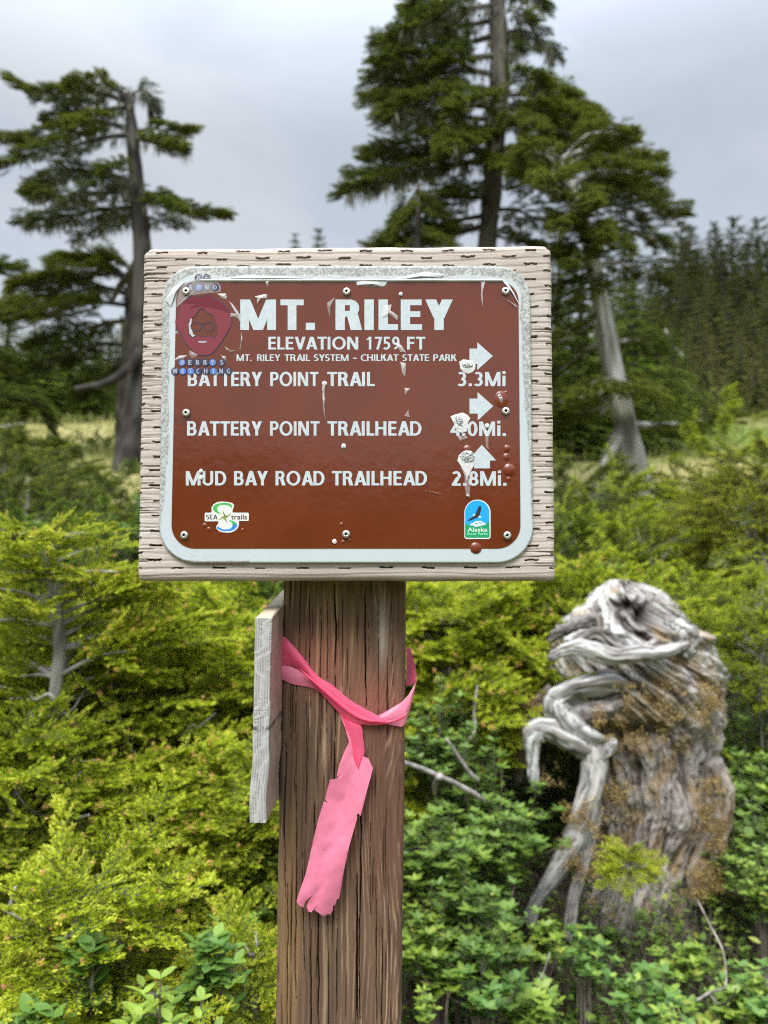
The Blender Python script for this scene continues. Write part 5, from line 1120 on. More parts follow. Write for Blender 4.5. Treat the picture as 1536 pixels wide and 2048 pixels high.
# ================================================================== krummholz hemlock shrubs
def dome_shrub(rng, name, R, H, ns, protos, s, leafm, nst=7, fresh=0.0, spiky=.25):
    """a wind-clipped shrub: leaning grey stems inside a lumpy shell of boughs"""
    root = thing(name, (0, 0, 0), 'x', 'shrub'); tubes = []; pos = []; D = []; dt = []
    lump = lambda a, e: .50+1.0*fbm(a*1.6+seed_, e*2.2+seed_, 130)
    seed_ = rng.random()*20
    for k in range(nst):
        a = 6.283*k/nst+rng.normal()*.3; e_ = rng.uniform(.5, 1.3); r = lump(a, e_); tip = np.array([math.cos(a)*math.cos(e_)*R*r, math.sin(a)*math.cos(e_)*R*r, H*math.sin(e_)*r*.95]); mid = tip*np.array([.42, .42, .5])+rng.normal(size=3)*.05*H
        b0 = np.array([rng.normal()*.06*R, rng.normal()*.06*R, -2.2*H]); p = spl(np.array([b0, b0*[1, 1, .06], mid, tip]), 16); tubes.append(tube(p, np.linspace(.016, .004, 16)*(H/.9)**.5, 6, 1, .15)); p = p[5:]
        for q in np.linspace(.35, .9, 5):
            b = p[int(q*10)]; d = unit((rng.normal(size=3)+unit(tip)*1.2)[None])[0]; tubes.append(tube(np.array([b, b+d*.12*H+[0, 0, -.01], b+d*.24*H]), [.005, .0035, .0015], 4))
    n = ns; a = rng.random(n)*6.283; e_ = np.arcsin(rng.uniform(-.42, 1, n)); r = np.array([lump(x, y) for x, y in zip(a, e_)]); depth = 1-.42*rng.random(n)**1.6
    nrm = np.stack([np.cos(a)*np.cos(e_), np.sin(a)*np.cos(e_), np.sin(e_)], -1)
    pos = nrm*np.stack([R*r*depth, R*r*depth, H*r*depth], -1)
    d = np.stack([np.cos(a), np.sin(a), np.zeros(n)], -1)*.75+nrm*.35+rng.normal(size=(n, 3))*.32+np.array([0, 0, .12]); d = unit(d)
    up = nrm+np.array([0, 0, .9])+rng.normal(size=(n, 3))*.3
    lead = (rng.random(n) < spiky*.15) & (e_ > .5); d[lead] = unit(np.array([0, 0, 1.])+rng.normal(size=(lead.sum(), 3))*.35); up[lead] = rng.normal(size=(lead.sum(), 3))
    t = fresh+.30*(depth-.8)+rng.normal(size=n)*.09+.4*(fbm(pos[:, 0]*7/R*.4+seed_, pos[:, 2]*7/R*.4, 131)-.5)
    wood_mesh('stem', tubes, root, (.12, .105, .095), (.27, .25, .235), sc_=(60, 30))
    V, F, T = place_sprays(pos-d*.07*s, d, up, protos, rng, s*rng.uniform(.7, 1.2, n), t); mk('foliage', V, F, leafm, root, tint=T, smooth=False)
    root['R'] = R; root['H'] = H; return root
rng = np.random.default_rng(42)
near = [dome_shrub(rng, 'hemlock_shrub', .42, .42, 380, SP1, 1.75, M_HEM, fresh=.05), dome_shrub(rng, 'hemlock_shrub', .42, .46, 380, SP1, 1.6, M_HEM, fresh=-.04, spiky=.5), dome_shrub(rng, 'hemlock_shrub', .42, .38, 360, SP1, 1.8, M_HEM, fresh=.0)]
tuft = [dome_shrub(rng, 'hemlock_tuft', .13, .13, 85, SP1, .8, M_HEM, nst=4, fresh=.08), dome_shrub(rng, 'hemlock_tuft', .13, .14, 85, SP1, .85, M_HEM, nst=4, fresh=.14)]
midd = [dome_shrub(rng, 'hemlock_shrub', .8, .8, 560, SP2, .72, M_HEM, fresh=-.04), dome_shrub(rng, 'hemlock_shrub', .8, .8, 560, SP2, .72, M_HEM, fresh=-.12, spiky=.5)]
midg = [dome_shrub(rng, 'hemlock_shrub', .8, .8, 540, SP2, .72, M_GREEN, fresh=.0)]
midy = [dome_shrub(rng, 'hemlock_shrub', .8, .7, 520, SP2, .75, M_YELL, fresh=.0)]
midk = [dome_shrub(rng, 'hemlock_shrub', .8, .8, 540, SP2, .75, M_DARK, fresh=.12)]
seen_ = set()
def put_shrub(protos, idx, x, ytop, Y, hwpx, label, group=None, rz=None, hmul=1.0):
    root = protos[idx]; top = W(x, ytop, Y); k = hwpx/F_PX*Y/root['R']
    if root.name.startswith('leafy_sprig'): k = .5+hwpx/240 if hwpx > 0 else .5
    sxy = hz = k; rz = rng.random()*6.28 if rz is None else rz; loc = (top[0], Y, top[2]-root['H']*k*1.06)
    if root.name not in seen_:
        seen_.add(root.name); root.location = loc; root.rotation_euler = (0, 0, rz); root.scale = (sxy, sxy, hz); root['label'] = label
        if group: root['group'] = group
        return root
    r = dup(root, loc, rz, (sxy, sxy, hz), label, group); return r
HS = [
 (near, 0, 420, 1205, 1.75, 250, 'broad yellow-green hemlock shrub directly left of the grey batten'),
 (near, 1, 240, 1300, 1.55, 280, 'hemlock shrub with peach-tipped shoots right behind the grey-stemmed sapling'),
 (tuft, 0, 175, 1700, 1.02, 200, 'nearest low hemlock bough with bright fresh tips above the oval-leaved sprigs'),
 (near, 0, 455, 1500, 1.32, 190, 'bright fresh-tipped hemlock shrub beside the lower end of the grey batten'),
 (near, 1, 30, 1420, 1.3, 190, 'hemlock shrub at the left edge below the grey sapling stem'),
 (near, 2, 300, 1480, 1.45, 240, 'mossy-looking hemlock shrub below the middle of the left-hand thicket'),
 (tuft, 1, 500, 1845, 1.0, 110, 'small hemlock tuft at the bottom against the left side of the post'),
 (near, 0, 310, 1150, 2.3, 150, 'hemlock shrub with two pointed leaders just under the lower left corner of the board'),
 (near, 2, 560, 1240, 2.2, 260, 'shaded hemlock shrub seen behind the post and batten'),
 (near, 0, 40, 1900, 1.05, 160, 'dark ground-hugging hemlock in the lower left corner'),
 (near, 1, 330, 1780, 1.18, 210, 'dull hemlock branches behind the oval-leaved sprigs at lower left'),
 (midk, 0, 130, 935, 5.2, 210, 'dark green hemlock shrub between the meadow and the left-hand thicket'),
 (midk, 0, 262, 962, 4.6, 130, 'small dark hemlock shrub tucked against the left edge of the board'),
 (midk, 0, 40, 880, 3.9, 230, 'dark green hemlock shrub at the left edge beside the sign board'),
 (midg, 0, 230, 985, 3.2, 260, 'mid green hemlock shrub against the left edge of the sign board'),
 (midg, 0, 20, 1010, 2.7, 230, 'leafy green hemlock shrub low at the left edge under the darker one'),
 (midg, 0, 390, 1070, 3.0, 300, 'shadowy hemlock shrub mostly hidden behind the lower part of the board'),
 (near, 2, 900, 1150, 2.3, 230, 'golden-tipped hemlock shrub right of the post just under the board'),
 (near, 1, 1150, 1112, 2.35, 170, 'orange-tipped hemlock shrub leaning over the top of the gnarled stump'),
 (midd, 0, 1370, 1085, 3.1, 330, 'wide green hemlock shrub spreading behind the gnarled stump'),
 (midd, 1, 1190, 985, 4.3, 260, 'green hemlock shrub at the foot of the pale leaning trunk'),
 (midd, 0, 1330, 1010, 5.0, 260, 'hemlock shrub right of the pale leaning trunk base'),
 (midy, 0, 1530, 885, 4.2, 190, 'bright yellow-green hemlock bough reaching in from the right edge'),
 (midy, 0, 1500, 955, 3.9, 130, 'yellow-green hemlock shrub just below the brightest bough at the right edge'),
 (midd, 1, 1520, 1180, 2.5, 150, 'hemlock shrub at the right edge beside the top of the stump'),
 (midg, 0, 1060, 1010, 4.0, 240, 'hemlock shrub hidden behind the lower right corner of the board'),
 (midd, 1, 1440, 900, 7.5, 240, 'hemlock thicket below the meadow on the right'),
 (midk, 0, 1140, 900, 6.4, 200, 'dark hemlock shrub against the right edge of the board'),
 (midd, 0, 1090, 1320, 2.45, 130, 'shaded hemlock shrub behind the upper left shoulder of the stump'),
 (midk, 0, 205, 872, 12.5, 110, 'dark low shrub on the meadow at the foot of the bare-trunked hemlock'),
 (midd, 1, 1400, 800, 20, 160, 'distant rounded shrub at the near side of the right-hand meadow'),
 (midd, 0, 1230, 780, 19, 160, 'distant shrub in the gap behind the leaning trunk'),
 (midk, 0, 1520, 760, 24, 170, 'distant dark shrub where the meadow meets the right edge'),
 (midd, 1, 90, 775, 22, 80, 'distant rounded shrub above the washed-out trail'),
 (midd, 0, 200, 775, 23, 70, 'distant shrub beyond the trail next to the bare trunk'),
]
for a in HS: put_shrub(*a)

# the sapling with a bare grey stem at the left edge
def sapling():
    Y = 1.36; pts = [(62, 1075), (88, 1120), (108, 1190), (118, 1290), (112, 1420), (118, 1500), (140, 1570), (150, 1700), (160, 1900)]
    p = px_path(pts, Y, Y+.06, 40); base = p[-1].copy(); base[2] = gz(base[0], base[1]); p = np.concatenate([p, [base-np.array([0, 0, .05])]])
    root = thing('hemlock_sapling', base, 'hemlock sapling at the left edge with a bare pale grey stem and orange bud tips', 'tree'); tubes = [tube(p, np.interp(np.linspace(0, 1, len(p)), [0, .3, .5, 1], [.003, .010, .015, .019]), 12, 3, .35)]
    g = np.random.default_rng(12); P_, D, U_, t_ = [], [], [], []
    for k in range(90):
        q = g.uniform(.01, .85)**(1.25); b = p[int(q*(len(p)-1))]; a = g.random()*6.283; L = g.uniform(.08, .30)*(.35+q*1.1)
        if .36 < q < .60 and math.sin(a) < -.2 and g.random() < .85: a = -a
        d = np.array([math.cos(a), math.sin(a), g.uniform(.0, .5)]); d /= np.linalg.norm(d); tip = b+d*L+np.array([0, 0, -.12*L]); tubes.append(tube(spl(np.array([b, b+d*L*.5, tip]), 7), np.linspace(.0052, .0012, 7)*(.6+q), 5, 0, .2))
        for m in range(max(2, int(L/.030))):
            u = g.uniform(.02, 1.0); s_ = g.choice([-1, 1]); hz = np.cross([0, 0, 1], d); P_.append(b+(tip-b)*u); D.append(d*.8+hz*s_*g.uniform(.1, .8)+np.array([0, 0, g.normal()*.2+.1])); U_.append(np.array([0, 0, 1])+g.normal(size=3)*.3); t_.append(.14+g.normal()*.12)
    for (x0, y0, x1, y1, dy) in ((112, 1455, -10, 1460, -.02), (112, 1448, 60, 1422, -.05), (112, 1440, 165, 1425, -.04), (114, 1400, 60, 1390, .0), (116, 1500, 190, 1520, -.06)):   # dead side twigs in front
        a, b = W(x0, y0, Y), W(x1, y1, Y+dy); tubes.append(tube(spl(np.array([a, a*.65+b*.35+[0, 0, .007], a*.3+b*.7-[0, .01, .004], b]), 14), np.linspace(.0042, .0010, 14), 6, 0, .4))
    wood_mesh('stem', tubes, root, (.17, .155, .145), (.40, .38, .36), sc_=(90, 40))
    V, F, T = place_sprays(np.array(P_), unit(np.array(D)), np.array(U_), SP1, g, g.uniform(.6, 1.1, len(P_))*np.clip(1-2.6*(np.array(P_)[:, 2]-1.36), .4, 1), np.array(t_)); mk('foliage', V, F, M_HEM, root, tint=T, smooth=False)
sapling()

# ================================================================== broad-leaved shrubs
def leaf_proto(L, wd, fold=.22, curl=.15, serr=0.0, n=5, rng=None):
    V, F, t = [], [], []
    for i in range(n+1):
        q = i/n; w = wd*.5*math.sin(math.pi*q**.85)**.8 if 0 < q < 1 else 0; x = L*q; z = -curl*L*q*q
        V += [(x, w*(1+serr*(i % 2)), z+fold*w), (x, 0, z), (x, -w*(1+serr*(i % 2)), z+fold*w)]; t += [.5, .44, .5]
    for i in range(n):
        a = i*3; F += [(a, a+1, a+4, a+3), (a+1, a+2, a+5, a+4)]
    return np.array(V, float), np.array(F), np.array(t)
LF = leaf_proto(.026, .0135); LF2 = leaf_proto(.022, .0095, n=3); LFB = leaf_proto(.033, .018, serr=.05, n=6)
def leafy_shrub(rng, name, R, H, nst, lf, leafm, whorl=6, step=.035, s=1.0, base_t=0.0):
    root = thing(name, (0, 0, 0), 'x', 'shrub'); tubes, P_, D, U_, t_, S_ = [], [], [], [], [], []
    for k in range(nst):
        a = rng.random()*6.283; rr = R*rng.random()**.6; tip = np.array([math.cos(a)*rr, math.sin(a)*rr, H*(1-.45*(rr/R)**2)*rng.uniform(.6, 1.08)]); b0 = np.array([math.cos(a)*rr*.25, math.sin(a)*rr*.25, -1.6*H]); p = spl(np.array([b0, b0*[1, 1, .03], tip*np.array([.75, .75, .5]), tip]), 20); tubes.append(tube(p, np.linspace(.0034, .0012, 20), 5, 0, .1)); p = p[4:]
        twigs = [p[2:]]
        for _ in range(5):
            b = p[rng.integers(2, 13)]; d = unit(np.array([[rng.normal(), rng.normal(), .7]]))[0]; q = np.array([b, b+d*.12*H+[0, 0, .004], b+d*rng.uniform(.16, .32)*H]); q = spl(q, 6); tubes.append(tube(q, np.linspace(.0018, .0008, 6), 4)); twigs.append(q)
        for tw in twigs:
            L = np.linalg.norm(np.diff(tw, axis=0), axis=1).sum(); m = max(2, int(L/step)); ph = rng.random()*6; tt = base_t+rng.normal()*.09
            for i in range(m):
                u = (i+.5)/m*(len(tw)-1); b = tw[int(u)]+(tw[min(int(u)+1, len(tw)-1)]-tw[int(u)])*(u-int(u)); an = ph+i*2.4; D.append([math.cos(an), math.sin(an), rng.uniform(.1, .8)]); P_.append(b); U_.append([rng.normal()*.3, rng.normal()*.3, 1]); t_.append(tt+rng.normal()*.06); S_.append(rng.uniform(.7, 1.1))
            for i in range(whorl):
                an = ph+6.283*i/whorl; D.append([math.cos(an), math.sin(an), rng.uniform(.25, .9)]); P_.append(tw[-1]); U_.append([rng.normal()*.2, rng.normal()*.2, 1]); t_.append(tt+.1+rng.normal()*.06+(.5 if rng.random() < .03 else 0)); S_.append(rng.uniform(.75, 1.15))
    wood_mesh('stem', tubes, root, (.10, .075, .06), (.22, .19, .165), sc_=(80, 60)); d = unit(np.array(D)); V, F, T = stamp(lf, frames(d, np.array(U_)), np.array(P_), np.array(t_), s*np.array(S_)); mk('foliage', V, F, leafm, root, tint=T, smooth=True)
    root['R'] = R; root['H'] = H; return root
leafy = [leafy_shrub(rng, 'leafy_shrub', .20, .42, 24, LF2, M_LEAF, 6, .020, 1.7, -.10), leafy_shrub(rng, 'leafy_shrub', .20, .42, 22, LF2, M_LEAF, 7, .020, 1.85, .0), leafy_shrub(rng, 'leafy_shrub', .20, .42, 20, LF, M_LEAF, 5, .026, 1.5, .14)]
lowp = [leafy_shrub(rng, 'leafy_plant', .10, .15, 9, LF, M_LEAF, 4, .026, 1.15, .12), leafy_shrub(rng, 'leafy_plant', .10, .15, 9, LFB, M_SPRIG, 4, .028, .8, -.1)]
sprig = [leafy_shrub(rng, 'leafy_sprig', .055, .11, 4, LFB, M_SPRIG, 3, .034, .95, -.02), leafy_shrub(rng, 'leafy_sprig', .055, .11, 4, LF, M_SPRIG, 3, .032, 1.0, .25), leafy_shrub(rng, 'leafy_sprig', .055, .11, 4, LF, M_SPRIG, 3, .03, .95, .0)]
LS = [
 (leafy, 0, 880, 1350, 1.85, 100, 'blue-green small-leaved shrub touching the right side of the post below the tape loop'),
 (leafy, 0, 985, 1470, 1.8, 120, 'dark leafy shrub filling the gap between the post and the stump'),
 (leafy, 1, 870, 1560, 1.6, 110, 'green leafy shrub under the fallen twig beside the post'),
 (leafy, 1, 975, 1590, 1.72, 85, 'leafy shrub at the left foot of the stump roots'),
 (leafy, 0, 930, 1680, 1.5, 120, 'dense leafy shrub low between the post and the stump roots'),
 (leafy, 1, 1490, 1470, 2.1, 100, 'leafy shrub at the right edge beside the waist of the stump'),
 (leafy, 0, 1520, 1590, 1.9, 100, 'dark leafy shrub at the right edge beside the foot of the stump'),
 (leafy, 2, 1525, 1690, 1.75, 60, 'pale yellow-green leafy shrub near the lower right edge'),
 (leafy, 0, 1490, 1380, 2.5, 110, 'leafy shrub behind the right side of the stump'),
 (leafy, 1, 1130, 1500, 2.3, 120, 'shaded leafy shrub seen under the pale hooked root'),
 (leafy, 2, 850, 1760, 1.5, 70, 'light green leafy shrub against the post low on its right side'),
 (leafy, 0, 1470, 1800, 1.95, 80, 'leafy shrub at the right of the dry twigs under the stump'),
 (leafy, 0, 300, 960, 2.9, 90, 'bluish leafy shrub against the left edge of the board'),
 (leafy, 1, 60, 1010, 2.6, 90, 'bright leafy plant among the dark shrubs at the left edge'),
 (leafy, 1, 1250, 1080, 2.9, 120, 'leafy shrub rising behind the tip of the stump'),
 (lowp, 0, 880, 1850, 1.4, 85, 'leafy plant low against the right side of the post near the bottom edge'),
 (lowp, 1, 965, 1890, 1.4, 85, 'light leafy plant at the bottom between the post and the stump roots'),
 (lowp, 0, 1065, 1915, 1.45, 85, 'leafy plant at the bottom just left of the middle of the stump'),
 (lowp, 1, 1290, 1925, 1.5, 85, 'yellowish leafy plant at the bottom under the right half of the stump'),
 (lowp, 0, 1425, 1940, 1.5, 85, 'leafy plant at the bottom beside the curled bare twig'),
 (lowp, 1, 1530, 1920, 1.5, 80, 'light leafy plant in the lower right corner'),
 (lowp, 0, 1065, 1822, 1.66, 62, 'leafy plant growing over the foot of the long pale root'),
 (lowp, 1, 1165, 1848, 1.66, 60, 'bright leafy plant between the two root feet of the stump'),
 (lowp, 0, 1350, 1860, 1.66, 60, 'leafy plant below the right side of the stump beside the curled twig'),
 (midk, 0, 75, 880, 8.5, 150, 'dark hemlock shrub standing on the meadow near the left edge'),
 (leafy, 2, 560, 1700, 1.25, 80, 'leafy shrub half hidden behind the left side of the post'),
]
for a in LS: put_shrub(*a)
SG = [(0, 185, 1850, .92, 75, 'oval-leaved sprig with the largest leaves at lower left'), (0, 80, 1985, .86, 60, 'pale oval-leaved sprig in the lower left corner'), (2, 350, 1900, .9, 60, 'serrated reddish-stemmed sprig left of the post near the bottom'), (0, 425, 1865, .93, 45, 'upright oval-leaved sprig nearest the post at lower left'),
      (1, 320, 1945, .85, 70, 'bright yellow-green sprig at the bottom left of centre'), (1, 400, 1990, .82, 50, 'yellow-green young sprig cut by the bottom edge left of the post'), (2, 460, 1780, 1.1, 40, 'small rounded sprig just left of the post'), (1, 850, 1975, 1.32, -60, 'bright green sprig at the bottom against the right side of the post'),
      (2, 930, 1830, 1.78, -60, 'mixed green sprig right of the post in the low heath'), (0, 1020, 1880, 1.65, -60, 'pointed-leaved sprig in the middle of the low heath'), (1, 1110, 1830, 1.9, -60, 'light sprig in front of the left root foot'), (2, 1180, 1910, 1.72, -60, 'greenish sprig among the dry twigs below the stump'),
      (2, 1290, 1800, 1.9, -60, 'sprig growing against the base of the stump'), (1, 1500, 1930, 1.52, -60, 'yellow sprig in the lower right corner'), (0, 1400, 1900, 1.78, -60, 'sprig behind the curled dry twig at lower right'), (2, 1090, 1980, 1.45, -60, 'reddish-stemmed sprig at the bottom below the stump'), (2, 960, 1950, 1.52, -60, 'dark sprig at the bottom right of the post'),
      (1, 1420, 1760, 1.9, -60, 'pale sprig at the right foot of the stump'), (0, 1250, 1960, 1.52, -60, 'oval-leaved sprig at the bottom under the middle of the stump'), (2, 240, 1980, .95, 60, 'deep green sprig between the two brightest ones at lower left'), (1, 1345, 2010, 1.39, -60, 'tiny pale sprig on the bottom edge right of centre')]
for i, x, y, Y, hw, lab in SG: put_shrub(sprig, i, x, y, Y, hw, lab)

gs = np.random.default_rng(61)
for k in range(46):
    x, y = gs.uniform(815, 1540), gs.uniform(1790, 2045); p = hit(x, y+60); top_ = CAM+ray(x, y)*(p[1]/ray(x, y)[1])
    root = sprig[int(gs.integers(0, 3))]; kk = gs.uniform(.3, .62); dup(root, (top_[0], p[1]-gs.uniform(0, .12), top_[2]-root['H']*kk), gs.random()*6.28, (kk, kk, kk), 'small leafy sprig in the low heath below the stump', 'small sprigs in the low heath right of the post')
# yellow-green tuft growing out of the foot of the stump
# ================================================================== low heath and meadow grass (nobody could count these)
def heath():
    g = np.random.default_rng(31); n = 5200; x = g.uniform(-1.3, 1.9, n); y = 1.0+g.random(n)**.9*2.6; z = gz(x, y); k = np.abs(x) < .35+.62*y; x, y, z = x[k], y[k], z[k]; n = len(x)
    L = []
    for _ in range(9):                                    # leafy stems, each with a few leaves
        hgt = g.uniform(.02, .20, n)*(1+.6*(fbm(x*3, y*3, 140)-.5)); P_ = np.stack([x+g.normal(size=n)*.03, y+g.normal(size=n)*.03, z+hgt], -1); a = g.random(n)*6.283
        d = np.stack([np.cos(a), np.sin(a), g.uniform(.0, .9, n)], -1); up = np.stack([g.normal(size=n)*.4, g.normal(size=n)*.4, np.ones(n)], -1); t = -.05+g.normal(size=n)*.14+.3*(fbm(x*4, y*4, 141)-.5); t = np.where(g.random(n) < .06, .97+g.random(n)*.06, t)
        L.append(stamp(LF2, frames(unit(d), up), P_, t, g.uniform(.6, 1.25, n)))
    m = n*6; q = g.integers(0, n, m); A = np.stack([x[q]+g.normal(size=m)*.04, y[q]+g.normal(size=m)*.04, z[q]], -1); B = A+np.stack([g.normal(size=m)*.06, g.normal(size=m)*.06, g.uniform(.01, .15, m)], -1); L.append(sticks(A, B, .0016, .0008))
    V, F, T = cat(L); o = mk('heath', V, F, M_COVER, tint=T, smooth=False); tag(o, 'mixed low heath of small leaves, moss and dry twigs covering the ground', 'ground cover', kind='stuff')
heath()
def meadow():
    g = np.random.default_rng(33); n = 26000; y = 6+g.random(n)**1.3*26; x = g.uniform(-.62, .62, n)*y; pp = PATH_XY[0]; k = ~((np.abs(y-np.interp(x, pp[:, 0], pp[:, 1])) < .75) & (x < pp[:, 0].max())); x, y = x[k], y[k]; n = len(x); z = gz(x, y); s = .6+y/14
    P_ = np.stack([x, y, z-.01], -1); d = unit(np.stack([g.normal(size=n)*.35, g.normal(size=n)*.35, np.ones(n)], -1)); t = np.clip(.5+1.5*(fbm(x*.4, y*.4, 150)-.5)+g.normal(size=n)*.12, .02, 1)
    V, F, T = needles(P_, d, g.uniform(.08, .2, n)*s, .010*s, g, t); o = mk('meadow_grass', V, F, M_GRASS, tint=T, smooth=False); tag(o, 'straw and green grass on the sloping meadow', 'grass', kind='stuff')
meadow()

# ================================================================== gnarled stump
def stump():
    Y = 1.98; rows = [(1852, 1165, 1420), (1790, 1178, 1400), (1740, 1196, 1402), (1690, 1202, 1412), (1640, 1200, 1430), (1600, 1198, 1440), (1560, 1196, 1432), (1520, 1192, 1424), (1480, 1170, 1430), (1450, 1140, 1434), (1420, 1112, 1438), (1390, 1104, 1440), (1355, 1106, 1440), (1320, 1108, 1432), (1285, 1112, 1416), (1255, 1118, 1394), (1228, 1142, 1376), (1205, 1172, 1350), (1186, 1198, 1322), (1170, 1212, 1288), (1161, 1222, 1258)]
    a = np.array(rows, float); n = 300; sp = spl(a, n); nth = 340; th = np.linspace(0, 2*math.pi, nth, endpoint=False)
    yp, xl, xr = sp[:, 0], sp[:, 1], sp[:, 2]; C = W((xl+xr)/2, yp, Y+.12); rx = (xr-xl)/2/F_PX*(Y+.0); ry = np.minimum(rx*.85, .2); q = np.linspace(0, 1, n)
    T_, Q = np.meshgrid(th, q); S = np.sin(T_); Cc = np.cos(T_)
    swirl = T_+2.2*ss(.45, .95, Q)-.8*Q
    base_n = fbm(np.cos(T_)*1.6+3, Q*6+np.sin(T_)*1.6, 160)-.5
    fib = fbm(swirl*9, Q*14+3*fbm(swirl*1.3, Q*4, 161), 162, 4); rid = 1-np.abs(2*fbm(swirl*5+Q*5, Q*5, 163, 3)-1)
    upm = ss(.42, .62, Q)
    fine = fbm(swirl*42, Q*40+4*fbm(swirl*4, Q*12, 167), 168, 4); d = .055*base_n+.026*(rid-.7)+.046*(fib-.5)+.034*(fine-.5)
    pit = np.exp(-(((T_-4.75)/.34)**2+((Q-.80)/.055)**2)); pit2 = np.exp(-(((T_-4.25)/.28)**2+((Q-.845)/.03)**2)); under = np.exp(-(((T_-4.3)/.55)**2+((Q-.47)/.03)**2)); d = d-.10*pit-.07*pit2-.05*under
    shelf = np.exp(-(((Q-.745-.02*np.sin(T_*3))/.02)**2))*ss(3.2, 4.0, T_)*(1-ss(5.6, 6.1, T_)); d = d+.035*shelf
    rr = 1+d/np.maximum(rx, .06)[:, None]*.95
    P_ = C[:, None, :]+(rx[:, None]*rr*Cc)[..., None]*np.array([1., 0, 0])+(ry[:, None]*rr*S)[..., None]*np.array([0, 1., 0])
    P_[..., 2] += .012*(fbm(T_*3, Q*9, 164)-.5)
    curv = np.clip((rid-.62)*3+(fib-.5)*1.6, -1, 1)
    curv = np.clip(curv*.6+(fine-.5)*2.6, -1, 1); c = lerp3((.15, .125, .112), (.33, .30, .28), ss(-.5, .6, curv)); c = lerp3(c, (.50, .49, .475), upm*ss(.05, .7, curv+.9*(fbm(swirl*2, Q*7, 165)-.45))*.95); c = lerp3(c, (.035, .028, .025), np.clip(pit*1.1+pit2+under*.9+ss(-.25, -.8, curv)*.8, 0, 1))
    och = ss(.52, .62, fbm(T_*5, Q*16, 166)+.16*np.exp(-((Q-.56)/.07)**2)-.12*ss(.66, .8, Q)+.10*np.exp(-(((T_+.6) % 6.283-.3)/.5)**2)*(Q < .5)); c = lerp3(c, (.26, .17, .06), och*.55)
    V = P_.reshape(-1, 3); base = C[0].copy(); base[2] = gz(base[0], base[1]); root = thing('gnarled_stump', base, 'gnarled weathered grey tree stump with twisted bleached roots and ochre lichen', 'stump')
    V = np.concatenate([V, [C[-1]+np.array([0, 0, .004])]]); topf = np.array([[(n-1)*nth+i, (n-1)*nth+(i+1) % nth, len(V)-1] for i in range(nth)])
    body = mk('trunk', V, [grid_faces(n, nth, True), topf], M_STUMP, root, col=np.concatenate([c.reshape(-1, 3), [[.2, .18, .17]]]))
    def root_limb(pts, w, dY, c0, c1, seed, name='bleached_root'):
        p = spl(np.array(pts, float), 70); dy = np.interp(np.linspace(0, 1, 70), np.linspace(0, 1, len(dY)), dY); w = np.interp(np.linspace(0, 1, 70), np.linspace(0, 1, len(w)), w)/F_PX*Y*.88*(1+.6*(fbm(np.linspace(0, 7, 70), np.full(70, seed*3.3), 190)-.5))
        P3 = W(p[:, 0]+9*(fbm(np.linspace(0, 6, 70), np.full(70, seed*1.7), 191)-.5), p[:, 1]+9*(fbm(np.linspace(0, 6, 70), np.full(70, seed*2.1), 192)-.5), Y+dy); V, F, cap = tube(P3, w, 34, 3, .5, seed); k = len(V)
        ang = np.tile(np.arange(34), 70); along = np.repeat(np.linspace(0, 1, 70), 34); g = fbm(np.cos(ang/34*6.283)*3+along*2, along*5+np.sin(ang/34*6.283)*3, 170+seed, 4); g = np.concatenate([g, [.5, .5]]); fine = fbm(np.concatenate([ang*.9, [0, 0]]), np.concatenate([along*7, [0, 0]]), 175+seed)
        en = ss(0, .14, along)*(1-.5*ss(.9, 1, along)); en = np.concatenate([en, [0, .5]]); crk = np.concatenate([ss(.05, .0, np.abs(fbm(np.cos(ang/34*6.283)*2.6+seed, along*3.5+np.sin(ang/34*6.283)*2.6, 176+seed, 3)-.5)), [0, 0]]); V = V-crk[:, None]*unit(V-np.concatenate([np.repeat(P3, 34, 0), P3[-1:], P3[:1]]))*.0035; cl = lerp3(np.array([.20, .175, .16]), lerp3(c0, c1, ss(.36, .66, g)), en)*((.5+.9*fine)*(1-.72*crk))[:, None]; return mk(name, V, [F, cap], M_STUMP, root, col=cl)
    PALE, GREY, DK = (.50, .50, .49), (.22, .20, .185), (.10, .085, .075)
    root_limb([(1262, 1372), (1215, 1362), (1160, 1375), (1118, 1396), (1112, 1412), (1130, 1440), (1152, 1470), (1168, 1500)], [16, 24, 20, 18, 20, 26, 30, 24], [-.02, -.07, -.11, -.12, -.12, -.11, -.09, -.08], GREY, PALE, 1)
    root_limb([(1175, 1480), (1188, 1510), (1186, 1550), (1172, 1610), (1148, 1680), (1112, 1745), (1074, 1800), (1054, 1846)], [22, 22, 22, 24, 24, 20, 16, 12], [-.08, -.10, -.11, -.12, -.13, -.13, -.12, -.11], (.36, .34, .32), PALE, 2)
    root_limb([(1215, 1495), (1180, 1490), (1130, 1470), (1085, 1462), (1062, 1475), (1063, 1510), (1066, 1550), (1075, 1592)], [16, 30, 36, 26, 20, 14, 12, 5], [-.05, -.09, -.11, -.12, -.13, -.13, -.13, -.13], GREY, (.56, .565, .56), 3)
    root_limb([(1096, 1318), (1118, 1306), (1160, 1296), (1215, 1312), (1270, 1310), (1325, 1306), (1372, 1290)], [7, 11, 17, 18, 17, 16, 9], [-.09, -.10, -.11, -.13, -.13, -.11, -.05], (.20, .18, .165), (.42, .41, .395), 4)
    root_limb([(1158, 1300), (1168, 1275), (1195, 1268), (1222, 1285), (1250, 1300), (1285, 1298), (1312, 1280)], [12, 14, 14, 15, 14, 12, 8], [-.08, -.09, -.10, -.11, -.10, -.10, -.08], DK, (.40, .38, .36), 5)
    root_limb([(1216, 1234), (1212, 1248), (1216, 1262), (1228, 1272)], [4, 7, 7, 4], [-.12, -.13, -.13, -.10], (.5, .49, .48), (.62, .61, .6), 6)
